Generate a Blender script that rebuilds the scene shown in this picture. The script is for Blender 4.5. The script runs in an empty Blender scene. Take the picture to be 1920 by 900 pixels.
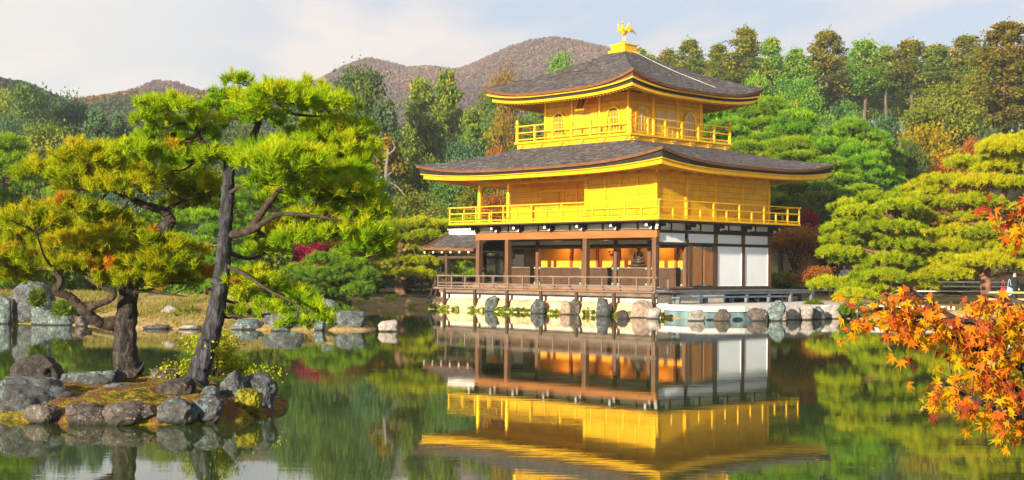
import bpy, math, random
import numpy as np
from mathutils import Vector, Matrix, noise as mnoise

# ------------------------------------------------------------------ camera
F, H0, ROLL, ZC = 2600.0, 507.3, 0.0067, 1.95
sc = bpy.context.scene
col = sc.collection
R = math.radians
cam_d = bpy.data.cameras.new('camera')
cam = bpy.data.objects.new('camera', cam_d)
col.objects.link(cam)
cam_d.sensor_width = 36.0
cam_d.lens = 36.0 * F / 1920.0
cam_d.shift_y = (H0 - 450.0) / 1920.0
cam_d.clip_start = 0.1
cam_d.clip_end = 6000
cam.matrix_world = Matrix.Translation((0, 0, ZC)) @ Matrix.Rotation(R(90), 4, 'X') @ Matrix.Rotation(ROLL, 4, 'Z')
sc.camera = cam
# ------------------------------------------------------------------ light
SUN_EL = R(15)
SUN_DIR = Vector((-0.575, -0.818, 0)).normalized() * math.cos(SUN_EL) + Vector((0, 0, math.sin(SUN_EL)))
sun_d = bpy.data.lights.new('sun', 'SUN')
sun_d.energy = 5.0
sun_d.angle = R(1.2)
sun_d.color = (1.0, 0.86, 0.62)
sun = bpy.data.objects.new('sun', sun_d)
col.objects.link(sun)
sun.rotation_euler = (-SUN_DIR).to_track_quat('-Z', 'Y').to_euler()
sun.location = (-60, -20, 60)

world = bpy.data.worlds.new('World')
sc.world = world
world.use_nodes = True
wn, wl = world.node_tree.nodes, world.node_tree.links
wn.clear()
w_out = wn.new('ShaderNodeOutputWorld')
w_bg = wn.new('ShaderNodeBackground')
w_sky = wn.new('ShaderNodeTexSky')
w_sky.sky_type = 'NISHITA'
w_sky.sun_disc = False
w_sky.sun_elevation = SUN_EL
w_sky.sun_rotation = math.atan2(SUN_DIR.x, SUN_DIR.y)
w_sky.air_density = 1.0
w_sky.dust_density = 2.2
w_sky.ozone_density = 1.6
w_tc = wn.new('ShaderNodeTexCoord')
w_map = wn.new('ShaderNodeMapping')
w_map.inputs['Scale'].default_value = (1.0, 1.0, 3.6)
w_map.inputs['Location'].default_value = (0.37, 0.0, 0.21)
w_n = wn.new('ShaderNodeTexNoise')
w_n.inputs['Scale'].default_value = 4.2
w_n.inputs['Detail'].default_value = 7
w_n.inputs['Roughness'].default_value = 0.52
w_n.inputs['Distortion'].default_value = 0.35
w_r = wn.new('ShaderNodeValToRGB')
w_r.color_ramp.elements[0].position = 0.47
w_r.color_ramp.elements[0].color = (0.0, 0.0, 0.0, 1)
w_r.color_ramp.elements[1].position = 0.60
w_r.color_ramp.elements[1].color = (1, 1, 1, 1)
# thin high veil that evens the sky out, and the clouds on top of it
w_veil = wn.new('ShaderNodeMix'); w_veil.data_type = 'RGBA'
w_veil.inputs['Factor'].default_value = 0.62
w_veil.inputs['B'].default_value = (3.1, 3.3, 4.0, 1)
w_cl = wn.new('ShaderNodeMix'); w_cl.data_type = 'RGBA'
w_cl.inputs['B'].default_value = (5.0, 4.45, 4.1, 1)
w_m = wn.new('ShaderNodeMath'); w_m.operation = 'MULTIPLY'; w_m.inputs[1].default_value = 0.95
wl.new(w_tc.outputs['Generated'], w_map.inputs['Vector'])
wl.new(w_map.outputs[0], w_n.inputs['Vector'])
wl.new(w_n.outputs['Fac'], w_r.inputs[0])
wl.new(w_r.outputs[0], w_m.inputs[0])
wl.new(w_sky.outputs[0], w_veil.inputs['A'])
wl.new(w_veil.outputs['Result'], w_cl.inputs['A'])
wl.new(w_m.outputs[0], w_cl.inputs['Factor'])
# warm glow to the left, painted into the sky as a soft patch
w_dot = wn.new('ShaderNodeVectorMath'); w_dot.operation = 'DOT_PRODUCT'; w_dot.inputs[1].default_value = Vector((-0.52, 0.80, 0.27)).normalized()
w_mr = wn.new('ShaderNodeMapRange'); w_mr.interpolation_type = 'SMOOTHSTEP'; w_mr.inputs['From Min'].default_value = 0.86; w_mr.inputs['From Max'].default_value = 1.0; w_mr.inputs['To Max'].default_value = 0.75
w_glow = wn.new('ShaderNodeMix'); w_glow.data_type = 'RGBA'; w_glow.inputs['B'].default_value = (5.3, 4.85, 4.2, 1)
wl.new(w_tc.outputs['Generated'], w_dot.inputs[0]); wl.new(w_dot.outputs['Value'], w_mr.inputs[0]); wl.new(w_mr.outputs[0], w_glow.inputs['Factor'])
wl.new(w_cl.outputs['Result'], w_glow.inputs['A'])
wl.new(w_glow.outputs['Result'], w_bg.inputs['Color'])
w_bg.inputs['Strength'].default_value = 0.08
wl.new(w_bg.outputs[0], w_out.inputs['Surface'])

vs = sc.view_settings
vs.view_transform = 'Standard'
vs.look = 'None'
vs.gamma = 1
vs.exposure = 1.42
vs.use_curve_mapping = False
sc.cycles.max_bounces = 6
sc.cycles.diffuse_bounces = 3
sc.cycles.glossy_bounces = 3
sc.cycles.transmission_bounces = 3
sc.cycles.transparent_max_bounces = 4
sc.cycles.volume_bounces = 0
sc.cycles.caustics_reflective = False
sc.cycles.caustics_refractive = False
sc.cycles.sample_clamp_indirect = 6

# ------------------------------------------------------------------ pixel -> world (photograph pixels, 1920 wide)
_c, _s = math.cos(ROLL), math.sin(ROLL)
def at(x, y, Y):
    dx, dy = x - 960.0, y - H0
    a = dx * _c + dy * _s
    b = -dx * _s + dy * _c
    return Vector((a * Y / F, Y, ZC - b * Y / F))

# ------------------------------------------------------------------ mesh builder
class MB:
    def __init__(self):
        self.v = []; self.f = []; self.n = 0; self.t = []; self.sm = []
    def add(self, V, Fc, tint=0.5, smooth=False):
        V = np.asarray(V, float).reshape(-1, 3)
        self.v.append(V)
        tt = np.empty(len(V)); tt[:] = tint
        self.t.append(tt)
        Fc = np.asarray(Fc, int)
        self.f.append(Fc + self.n)
        self.sm.append(smooth)
        self.n += len(V)
        return self
    def box(self, x0, x1, y0, y1, z0, z1):
        V = [(x, y, z) for x in (x0, x1) for y in (y0, y1) for z in (z0, z1)]
        return self.add(V, [(0,1,3,2),(4,6,7,5),(0,4,5,1),(2,3,7,6),(0,2,6,4),(1,5,7,3)])
    def bar(self, p, q, w, h, up=(0,0,1)):
        p, q = np.array(p, float), np.array(q, float)
        d = q - p; d /= np.linalg.norm(d)
        s = np.cross(d, up); s /= np.linalg.norm(s)
        u = np.cross(s, d)
        V = [e + s*a*w/2 + u*b*h/2 for e in (p, q) for a in (-1, 1) for b in (-1, 1)]
        return self.add(V, [(0,1,3,2),(4,6,7,5),(0,4,5,1),(2,3,7,6),(0,2,6,4),(1,5,7,3)])
    def tube(self, pts, rad, n=8, cap=True, rough=0.0, rng=None, smooth=True):
        pts = np.asarray(pts, float); m = len(pts)
        rad = np.array(np.broadcast_to(np.asarray(rad, float), (m,)))
        T = np.gradient(pts, axis=0); T /= np.linalg.norm(T, axis=1)[:, None] + 1e-9
        ref = np.array([0.31, 0.95, 0.05]) if abs(T[0][2]) > .7 else np.array([0, 0, 1.0])
        rings = []
        a = np.arange(n) * 2 * math.pi / n
        arc = np.concatenate([[0], np.cumsum(np.linalg.norm(np.diff(pts, axis=0), axis=1))]); r_m = float(rad.mean())*3 + 1e-4
        ph = float(rng.uniform(0, 90)) if rng is not None else 0
        for i in range(m):
            s = np.cross(T[i], ref); s /= np.linalg.norm(s) + 1e-9
            u = np.cross(s, T[i])
            ref = u if abs(np.dot(u, T[i])) < .9 else ref
            rr = rad[i] * np.ones(n)
            if rough and rng is not None:
                rr = rr * (1 + rough*np.array([mnoise.noise((2.6*math.cos(q)+ph, 2.6*math.sin(q), arc[i]*.9/r_m)) + .6*mnoise.noise((6*math.cos(q)+ph, 6*math.sin(q), arc[i]*2.2/r_m)) for q in a]))
            rings.append(pts[i] + rr[:, None] * (np.cos(a)[:, None]*s + np.sin(a)[:, None]*u))
        V = np.concatenate(rings)
        Fc = []
        for i in range(m - 1):
            for j in range(n):
                k = (j + 1) % n
                Fc.append((i*n+j, i*n+k, (i+1)*n+k, (i+1)*n+j))
        self.add(V, Fc, smooth=smooth)
        if cap:
            for i0, rev in ((0, True), ((m-1)*n, False)):
                c = V[i0:i0+n].mean(0)
                W = np.vstack([V[i0:i0+n], c])
                self.add(W, [((j+1) % n, j, n) if rev else (j, (j+1) % n, n) for j in range(n)], smooth=smooth)
        return self
    def cyl(self, x, y, z0, z1, r, n=12, r1=None):
        return self.tube([(x,y,z0),(x,y,(z0+z1)/2),(x,y,z1)], [r,(r+(r1 or r))/2, r1 or r], n)
    def grid(self, G, smooth=True, flip=False):
        G = np.asarray(G, float); a, b, _ = G.shape
        i = np.arange(a*b).reshape(a, b)
        q = np.stack([i[:-1,:-1], i[:-1,1:], i[1:,1:], i[1:,:-1]], -1).reshape(-1, 4)
        if flip: q = q[:, ::-1]
        return self.add(G.reshape(-1, 3), q, smooth=smooth)
    def lathe(self, prof, c=(0,0,0), n=16):
        a = np.arange(n+1) * 2*math.pi/n
        G = np.array([[(c[0]+r*math.cos(t), c[1]+r*math.sin(t), c[2]+z) for t in a] for r, z in prof])
        return self.grid(G)
    def ell(self, c, r, n=12, m=8):
        prof = np.linspace(-math.pi/2, math.pi/2, m)
        a = np.linspace(0, 2*math.pi, n+1)
        G = np.array([[(c[0]+r[0]*math.cos(p)*math.cos(t), c[1]+r[1]*math.cos(p)*math.sin(t), c[2]+r[2]*math.sin(p)) for t in a] for p in prof])
        return self.grid(G)
    def mesh(self, name, mat, tint=False):
        me = bpy.data.meshes.new(name)
        V = np.concatenate(self.v)
        loops = np.concatenate([f.ravel() for f in self.f])
        cnt = np.concatenate([np.full(len(f), f.shape[1]) for f in self.f])
        smo = np.concatenate([np.full(len(f), s) for f, s in zip(self.f, self.sm)])
        st = np.zeros(len(cnt), int); st[1:] = np.cumsum(cnt)[:-1]
        me.vertices.add(len(V)); me.vertices.foreach_set('co', V.ravel().astype(np.float32))
        me.loops.add(len(loops)); me.loops.foreach_set('vertex_index', loops.astype(np.int32))
        me.polygons.add(len(cnt)); me.polygons.foreach_set('loop_start', st.astype(np.int32))
        me.polygons.foreach_set('use_smooth', smo.astype(bool))
        if tint:
            at_ = me.attributes.new('tint', 'FLOAT', 'POINT')
            at_.data.foreach_set('value', np.concatenate(self.t).astype(np.float32))
        me.update(calc_edges=True)
        me.validate()
        if mat is not None: me.materials.append(mat)
        return me
    def build(self, name, mat, parent=None, tint=False, loc=None):
        o = bpy.data.objects.new(name, self.mesh(name, mat, tint))
        col.objects.link(o)
        if parent is not None: o.parent = parent
        if loc is not None: o.location = loc
        return o

def tag(o, label=None, cat=None, group=None, kind=None):
    if label: o['label'] = label
    if cat: o['category'] = cat
    if group: o['group'] = group
    if kind: o['kind'] = kind
    return o
def empty(name, loc=(0,0,0), rz=0.0, label=None, cat=None, group=None):
    o = bpy.data.objects.new(name, None)
    o.empty_display_size = 0.2
    col.objects.link(o)
    o.location = loc; o.rotation_euler = (0, 0, rz)
    return tag(o, label, cat, group)
def copy_tree(o, parent=None):
    c = o.copy(); col.objects.link(c)
    if parent is not None: c.parent = parent
    for ch in list(o.children): copy_tree(ch, c)
    return c
def spline(pts, n):
    P = np.asarray(pts, float)
    if len(P) < 3: 
        t = np.linspace(0, 1, n)[:, None]; return P[0]*(1-t)+P[-1]*t
    Q = np.vstack([2*P[0]-P[1], P, 2*P[-1]-P[-2]])
    out = []
    m = len(P) - 1
    for u in np.linspace(0, m - 1e-6, n):
        i = int(u); t = u - i
        a, b, c, d = Q[i], Q[i+1], Q[i+2], Q[i+3]
        out.append(.5*((2*b)+(c-a)*t+(2*a-5*b+4*c-d)*t*t+(3*b-a-3*c+d)*t**3))
    return np.array(out)

# ------------------------------------------------------------------ materials
def nm(name):
    m = bpy.data.materials.new(name); m.use_nodes = True
    nt = m.node_tree
    return m, nt.nodes, nt.links, nt.nodes['Principled BSDF']
def ramp(nodes, stops):
    r = nodes.new('ShaderNodeValToRGB')
    e = r.color_ramp.elements
    while len(e) < len(stops): e.new(0.5)
    for el, (p, c) in zip(e, stops):
        el.position = p; el.color = (*c, 1)
    return r
def surf(name, stops, scale=4.0, rough=0.8, metal=0.0, bump=0.0, bscale=None, stretch=(1,1,1), detail=6, bdist=0.02, spec=0.4, coord='Object', dist=0.0):
    m, N, L, P = nm(name)
    tc = N.new('ShaderNodeTexCoord'); mp = N.new('ShaderNodeMapping')
    mp.inputs['Scale'].default_value = stretch
    L.new(tc.outputs[coord], mp.inputs[0])
    n = N.new('ShaderNodeTexNoise'); n.inputs['Scale'].default_value = scale; n.inputs['Detail'].default_value = detail
    n.inputs['Roughness'].default_value = 0.62; n.inputs['Distortion'].default_value = dist
    L.new(mp.outputs[0], n.inputs['Vector'])
    r = ramp(N, stops); L.new(n.outputs['Fac'], r.inputs[0])
    L.new(r.outputs[0], P.inputs['Base Color'])
    P.inputs['Roughness'].default_value = rough; P.inputs['Metallic'].default_value = metal
    P.inputs['Specular IOR Level'].default_value = spec
    if bump:
        n2 = N.new('ShaderNodeTexNoise'); n2.inputs['Scale'].default_value = bscale or scale*3; n2.inputs['Detail'].default_value = 5
        L.new(mp.outputs[0], n2.inputs['Vector'])
        b = N.new('ShaderNodeBump'); b.inputs['Strength'].default_value = bump; b.inputs['Distance'].default_value = bdist
        L.new(n2.outputs['Fac'], b.inputs['Height']); L.new(b.outputs[0], P.inputs['Normal'])
    return m
def leaf_mat(name, stops, trans=0.35, jit=0.12):
    trans += .12
    m, N, L, P = nm(name)
    N.remove(P)
    out = N['Material Output']
    a = N.new('ShaderNodeAttribute'); a.attribute_name = 'tint'
    oi = N.new('ShaderNodeObjectInfo')
    r = ramp(N, stops); L.new(a.outputs['Fac'], r.inputs[0])
    hsv = N.new('ShaderNodeHueSaturation')
    mr = N.new('ShaderNodeMapRange'); mr.inputs['To Min'].default_value = 0.5 - 0.025; mr.inputs['To Max'].default_value = 0.5 + 0.025
    mv = N.new('ShaderNodeMapRange'); mv.inputs['To Min'].default_value = 1 - jit; mv.inputs['To Max'].default_value = 1 + jit
    L.new(oi.outputs['Random'], mr.inputs[0]); L.new(oi.outputs['Random'], mv.inputs[0])
    L.new(mr.outputs[0], hsv.inputs['Hue']); L.new(mv.outputs[0], hsv.inputs['Value'])
    L.new(r.outputs[0], hsv.inputs['Color'])
    d = N.new('ShaderNodeBsdfDiffuse'); t = N.new('ShaderNodeBsdfTranslucent'); mx = N.new('ShaderNodeMixShader')
    L.new(hsv.outputs[0], d.inputs[0]); L.new(hsv.outputs[0], t.inputs[0])
    mx.inputs[0].default_value = trans
    L.new(d.outputs[0], mx.inputs[1]); L.new(t.outputs[0], mx.inputs[2])
    L.new(mx.outputs[0], out.inputs['Surface'])
    return m

def gold_mat(name, base, dark, boards=0.0, rough=0.40, metal=0.5):
    m, N, L, P = nm(name)
    tc = N.new('ShaderNodeTexCoord')
    n = N.new('ShaderNodeTexNoise'); n.inputs['Scale'].default_value = 2.3; n.inputs['Detail'].default_value = 7
    n.inputs['Roughness'].default_value = .65
    L.new(tc.outputs['Object'], n.inputs['Vector'])
    r = ramp(N, [(0.32, dark), (0.62, base)]); L.new(n.outputs['Fac'], r.inputs[0])
    colo = r.outputs[0]
    if boards:      # gilded leaf laid on horizontal boards, butted end to end
        sx_ = N.new('ShaderNodeSeparateXYZ'); L.new(tc.outputs['Object'], sx_.inputs[0])
        ad_ = N.new('ShaderNodeMath'); L.new(sx_.outputs['X'], ad_.inputs[0]); L.new(sx_.outputs['Y'], ad_.inputs[1])
        cb_ = N.new('ShaderNodeCombineXYZ'); L.new(ad_.outputs[0], cb_.inputs['X']); L.new(sx_.outputs['Z'], cb_.inputs['Y'])
        bk_ = N.new('ShaderNodeTexBrick'); bk_.inputs['Scale'].default_value = 1.0; bk_.inputs['Brick Width'].default_value = 1.05; bk_.inputs['Row Height'].default_value = .27; bk_.inputs['Mortar Size'].default_value = .012
        bk_.inputs['Color1'].default_value = (1,1,1,1); bk_.inputs['Color2'].default_value = (.84,.78,.7,1); bk_.inputs['Mortar'].default_value = (.5,.4,.28,1)
        L.new(cb_.outputs[0], bk_.inputs['Vector'])
        mk_ = N.new('ShaderNodeMix'); mk_.data_type = 'RGBA'; mk_.blend_type = 'MULTIPLY'; mk_.inputs['Factor'].default_value = .75
        L.new(colo, mk_.inputs['A']); L.new(bk_.outputs['Color'], mk_.inputs['B']); colo = mk_.outputs['Result']
        w = N.new('ShaderNodeTexWave'); w.wave_type = 'BANDS'; w.bands_direction = 'Z'; w.wave_profile = 'SAW'
        w.inputs['Scale'].default_value = boards; w.inputs['Distortion'].default_value = 0.15
        L.new(tc.outputs['Object'], w.inputs['Vector'])
        r2 = ramp(N, [(0.0, (0.55,0.55,0.55)), (0.1, (1,1,1)), (1.0, (0.93,0.93,0.93))])
        L.new(w.outputs['Fac'], r2.inputs[0])
        mx = N.new('ShaderNodeMix'); mx.data_type = 'RGBA'; mx.blend_type = 'MULTIPLY'; mx.inputs['Factor'].default_value = 0.5
        L.new(colo, mx.inputs['A']); L.new(r2.outputs[0], mx.inputs['B']); colo = mx.outputs['Result']
        b = N.new('ShaderNodeBump'); b.inputs['Strength'].default_value = .5; b.inputs['Distance'].default_value = .01
        L.new(w.outputs['Fac'], b.inputs['Height']); L.new(b.outputs[0], P.inputs['Normal'])
    L.new(colo, P.inputs['Base Color'])
    n3 = N.new('ShaderNodeTexNoise'); n3.inputs['Scale'].default_value = 9; n3.inputs['Detail'].default_value = 4
    L.new(tc.outputs['Object'], n3.inputs['Vector'])
    rr = N.new('ShaderNodeMapRange'); rr.inputs['To Min'].default_value = rough-.1; rr.inputs['To Max'].default_value = rough+.18
    L.new(n3.outputs['Fac'], rr.inputs[0]); L.new(rr.outputs[0], P.inputs['Roughness'])
    P.inputs['Metallic'].default_value = metal
    return m

M = {}
M['gold'] = gold_mat('gold_leaf', (0.97, 0.575, 0.012), (0.84, 0.43, 0.008))
M['gold_board'] = gold_mat('gold_leaf_boards', (0.97, 0.57, 0.012), (0.82, 0.42, 0.007), boards=2.6)
M['gold_lattice'] = gold_mat('gold_lattice', (0.72, 0.44, 0.05), (0.6, 0.34, 0.03))
M['rail_gold'] = gold_mat('gold_railing', (0.97, 0.60, 0.03), (0.86, 0.47, 0.016))
M['shingle'] = surf('bark_shingle', [(0.36, (0.016,0.014,0.016)), (0.47, (0.05,0.044,0.047)), (0.56, (0.10,0.088,0.093)), (0.68, (0.21,0.19,0.2))], scale=3.0, rough=.95, bump=1.0, bscale=11, stretch=(1,1,5), bdist=.12, detail=14, dist=1.2)
M['rust_edge'] = surf('eave_edge_bark', [(0.3, (0.05,0.022,0.012)), (0.6, (0.19,0.075,0.025)), (0.8,(0.3,0.12,0.04))], scale=3, rough=.85, bump=.5, stretch=(1,1,8))
M['black'] = surf('blackened_wood_and_shade', [(0.3, (0.008,0.007,0.007)), (0.7, (0.025,0.02,0.018))], scale=5, rough=.7)  # also stands in for shade in the eave gap and end bay
M['dark_wood'] = surf('dark_timber', [(0.3, (0.03,0.017,0.011)), (0.7, (0.075,0.042,0.026))], scale=3, rough=.7, stretch=(3,3,.5), bump=.2)
M['pillar_wood'] = surf('pillar_timber', [(0.3, (0.06,0.028,0.014)), (0.7, (0.15,0.075,0.036))], scale=3, rough=.65, stretch=(4,4,.4), bump=.25)
M['beam_wood'] = surf('orange_beam_timber', [(0.3, (0.2,0.07,0.018)), (0.7, (0.33,0.13,0.032))], scale=1.6, rough=.6, stretch=(.5,3,4), bump=.2)
M['deck_wood'] = surf('weathered_deck', [(0.3, (0.1,0.066,0.05)), (0.7, (0.23,0.16,0.12))], scale=2.5, rough=.85, stretch=(.5,4,4), bump=.3)
M['grey_wood'] = surf('grey_rail_timber', [(0.3, (0.08,0.055,0.044)), (0.7, (0.2,0.15,0.12))], scale=3, rough=.85, stretch=(.7,3,3), bump=.3)
M['blue_wood'] = surf('blue_grey_bench_timber', [(0.3, (0.055,0.075,0.095)), (0.7, (0.14,0.18,0.22))], scale=3, rough=.75, stretch=(3,.5,3), bump=.2)
M['door_wood'] = surf('door_timber', [(0.3, (0.17,0.065,0.02)), (0.7, (0.36,0.16,0.055))], scale=2.2, rough=.55, stretch=(5,5,.4), bump=.2, dist=.5)
M['shutter_wood'] = surf('shutter_timber', [(0.3, (0.09,0.04,0.02)), (0.7, (0.19,0.09,0.042))], scale=3, rough=.7)
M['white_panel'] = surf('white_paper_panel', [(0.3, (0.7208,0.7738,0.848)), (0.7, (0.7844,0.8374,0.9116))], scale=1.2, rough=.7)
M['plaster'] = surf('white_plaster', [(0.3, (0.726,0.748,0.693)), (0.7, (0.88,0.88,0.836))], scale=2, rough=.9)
M['plinth'] = surf('plastered_plinth', [(0.28, (0.39,0.312,0.234)), (0.5, (0.5616,0.4992,0.4212)), (0.7,(0.624,0.585,0.5304))], scale=1.6, rough=.9, bump=.3, stretch=(1,1,2.5))
M['tan_stone'] = surf('tan_stone', [(0.3, (0.34,0.2,0.1)), (0.55, (0.56,0.38,0.22)), (0.75,(0.62,0.5,0.38))], scale=1.4, rough=.9, bump=.6, bscale=5, bdist=.05)
M['white_tip'] = surf('white_painted_tips', [(0.3, (0.7,0.7,0.68)), (0.7, (0.82,0.82,0.8))], scale=3, rough=.6)
M['verdigris'] = surf('verdigris_fitting', [(0.3, (0.1,0.24,0.22)), (0.7, (0.25,0.42,0.38))], scale=8, rough=.6, metal=.3)
M['inner_wall'] = surf('gilded_inner_wall', [(0.3, (0.684,0.2565,0.0114)), (0.7, (0.8075,0.342,0.019))], scale=1.1, rough=.6)
M['lacquer'] = surf('red_brown_lacquer', [(0.3, (0.16,0.03,0.012)), (0.7, (0.3,0.07,0.02))], scale=4, rough=.5)
M['statue_dark'] = surf('dark_bronze', [(0.3, (0.02,0.014,0.01)), (0.7, (0.07,0.045,0.03))], scale=7, rough=.5, metal=.3)
M['slab'] = surf('pale_stone_slab', [(0.3, (0.3,0.31,0.32)), (0.55, (0.5,0.48,0.47)), (0.75,(0.62,0.58,0.57))], scale=1.1, rough=.85, bump=.3, bscale=7)
M['kerb'] = surf('blue_grey_kerb_stone', [(0.3, (0.05,0.1,0.12)), (0.7, (0.16,0.24,0.26))], scale=2.2, rough=.8, bump=.4)
M['bark'] = surf('pine_bark', [(0.36, (0.006,0.0048,0.0048)), (0.5, (0.024,0.0192,0.0174)), (0.66, (0.066,0.0552,0.051))], scale=11, rough=.95, bump=1.0, bscale=20, stretch=(1,1,.4), bdist=.05, dist=.9)
M['bark_blue'] = surf('blue_grey_pine_bark', [(0.36, (0.005357,0.005803,0.008035)), (0.5, (0.02232,0.02411,0.03036)), (0.66, (0.0625,0.06384,0.07589))], scale=11, rough=.95, bump=1.0, bscale=20, stretch=(1,1,.35), bdist=.05, dist=.9)
M['bark_dark'] = surf('dark_limb_bark', [(0.34, (0.0128,0.0088,0.0072)), (0.7, (0.068,0.0464,0.0376))], scale=12, rough=.95, bump=.8, bdist=.02)
M['bark_red'] = surf('red_pine_bark', [(0.34, (0.06,0.03,0.02)), (0.6, (0.2,0.1,0.065)), (0.8, (0.33,0.19,0.13))], scale=5, rough=.95, bump=.8, bdist=.05, stretch=(1,1,.4))
M['bark_grey'] = surf('grey_cedar_bark', [(0.34, (0.055,0.0385,0.03025)), (0.7, (0.165,0.1265,0.1045))], scale=3, rough=.95, stretch=(1,1,.25))
M['bark_white'] = surf('bleached_dead_wood', [(0.34, (0.091,0.08125,0.078)), (0.7, (0.195,0.182,0.1723))], scale=3, rough=.9)
M['stone_white'] = surf('pale_fence_rail', [(0.3, (0.45,0.4,0.36)), (0.7, (0.66,0.6,0.55))], scale=3, rough=.8)
M['bamboo'] = surf('yellow_bamboo_rail', [(0.3, (0.5,0.27,0.08)), (0.7, (0.68,0.42,0.16))], scale=3, rough=.6)
def cloth(name, c): return surf(name, [(0.3, tuple(x*.85 for x in c)), (0.7, c)], scale=8, rough=.9)
M['skin'] = surf('skin', [(0.3, (0.5,0.3,0.21)), (0.7, (0.6,0.37,0.27))], scale=6, rough=.6)
M['hair'] = surf('black_hair', [(0.3, (0.012,0.01,0.01)), (0.7, (0.03,0.025,0.022))], scale=20, rough=.6)
M['navy'] = cloth('navy_cloth', (0.022,0.026,0.045)); M['blackcloth'] = cloth('black_cloth', (0.016,0.016,0.018))
M['white_cloth'] = cloth('white_cloth', (0.7,0.7,0.72)); M['lightblue'] = cloth('light_blue_cloth', (0.3,0.45,0.6))
M['greycloth'] = cloth('grey_cloth', (0.22,0.26,0.32)); M['redbag'] = cloth('red_bag', (0.42,0.03,0.06)); M['bluebag'] = cloth('pale_blue_bag', (0.3,0.42,0.56))

def rock_mat(name, dark, mid, pale, lichen, lich=0.55):
    m, N, L, P = nm(name)
    tc = N.new('ShaderNodeTexCoord'); oi = N.new('ShaderNodeObjectInfo'); geo = N.new('ShaderNodeNewGeometry')
    add = N.new('ShaderNodeVectorMath'); add.operation = 'ADD'
    L.new(geo.outputs['Position'], add.inputs[0])
    n = N.new('ShaderNodeTexNoise'); n.inputs['Scale'].default_value = 4.6; n.inputs['Detail'].default_value = 12; n.inputs['Roughness'].default_value = .72; n.inputs['Distortion'].default_value = .8
    L.new(add.outputs[0], n.inputs['Vector'])
    r = ramp(N, [(0.3, dark), (0.5, mid), (0.7, pale)]); L.new(n.outputs['Fac'], r.inputs[0])
    n2 = N.new('ShaderNodeTexNoise'); n2.inputs['Scale'].default_value = 5.5; n2.inputs['Detail'].default_value = 8; n2.inputs['Roughness'].default_value = .75
    L.new(add.outputs[0], n2.inputs['Vector'])
    r2 = ramp(N, [(lich, (0,0,0)), (lich+.08, (1,1,1))]); L.new(n2.outputs['Fac'], r2.inputs[0])
    mx = N.new('ShaderNodeMix'); mx.data_type = 'RGBA'
    L.new(r2.outputs[0], mx.inputs['Factor']); L.new(r.outputs[0], mx.inputs['A']); mx.inputs['B'].default_value = (*lichen, 1)
    vo = N.new('ShaderNodeTexNoise'); vo.inputs['Scale'].default_value = 11; vo.inputs['Detail'].default_value = 5; vo.inputs['Roughness'].default_value = .8; vo.inputs['Distortion'].default_value = 1.5
    L.new(add.outputs[0], vo.inputs['Vector'])
    r3 = ramp(N, [(.57, (0,0,0)), (.61, (1,1,1))]); L.new(vo.outputs['Fac'], r3.inputs[0])
    m3 = N.new('ShaderNodeMix'); m3.data_type = 'RGBA'; m3.inputs['B'].default_value = (min(1,lichen[0]*1.4), min(1,lichen[1]*1.25), min(1,lichen[2]*1.15), 1)
    L.new(r3.outputs[0], m3.inputs['Factor']); L.new(mx.outputs['Result'], m3.inputs['A']); mx = m3
    # wet, algae-dark band along the water line
    sep = N.new('ShaderNodeSeparateXYZ'); L.new(geo.outputs['Position'], sep.inputs[0])
    mr = N.new('ShaderNodeMapRange'); mr.inputs['From Min'].default_value = 0.015; mr.inputs['From Max'].default_value = 0.07
    L.new(sep.outputs['Z'], mr.inputs[0])
    mx2 = N.new('ShaderNodeMix'); mx2.data_type = 'RGBA'
    L.new(mr.outputs[0], mx2.inputs['Factor']); mx2.inputs['A'].default_value = (0.012,0.012,0.008,1); L.new(mx.outputs['Result'], mx2.inputs['B'])
    L.new(mx2.outputs['Result'], P.inputs['Base Color'])
    P.inputs['Roughness'].default_value = .9
    b = N.new('ShaderNodeBump'); b.inputs['Strength'].default_value = 1.0; b.inputs['Distance'].default_value = .09
    L.new(n.outputs['Fac'], b.inputs['Height']); L.new(b.outputs[0], P.inputs['Normal'])
    return m
M['rock'] = rock_mat('grey_blue_rock', (0.008928,0.008928,0.0119), (0.04464,0.04365,0.0496), (0.1339,0.129,0.1389), (0.11,0.165,0.18), .52)
M['rock_brown'] = rock_mat('brown_rock', (0.0124,0.00992,0.008928), (0.05952,0.04464,0.03869), (0.1488,0.124,0.1166), (0.1786,0.1984,0.1984), .6)
M['rock_teal'] = rock_mat('teal_rock', (0.021,0.0294,0.035), (0.063,0.0945,0.105), (0.182,0.224,0.224), (0.266,0.308,0.301), .56)
M['rock_dark'] = rock_mat('dark_rock', (0.00768,0.0064,0.0064), (0.0256,0.02176,0.02048), (0.0768,0.064,0.0608), (0.1024,0.096,0.096), .66)
M['rock_tan'] = rock_mat('tan_rock', (0.0975,0.06375,0.045), (0.255,0.18,0.135), (0.39,0.315,0.2625), (0.375,0.3525,0.33), .6)
M['rock_pale'] = rock_mat('pale_rock', (0.072,0.0648,0.0576), (0.2592,0.2304,0.2088), (0.432,0.396,0.3744), (0.216,0.2592,0.2592), .6)

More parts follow.
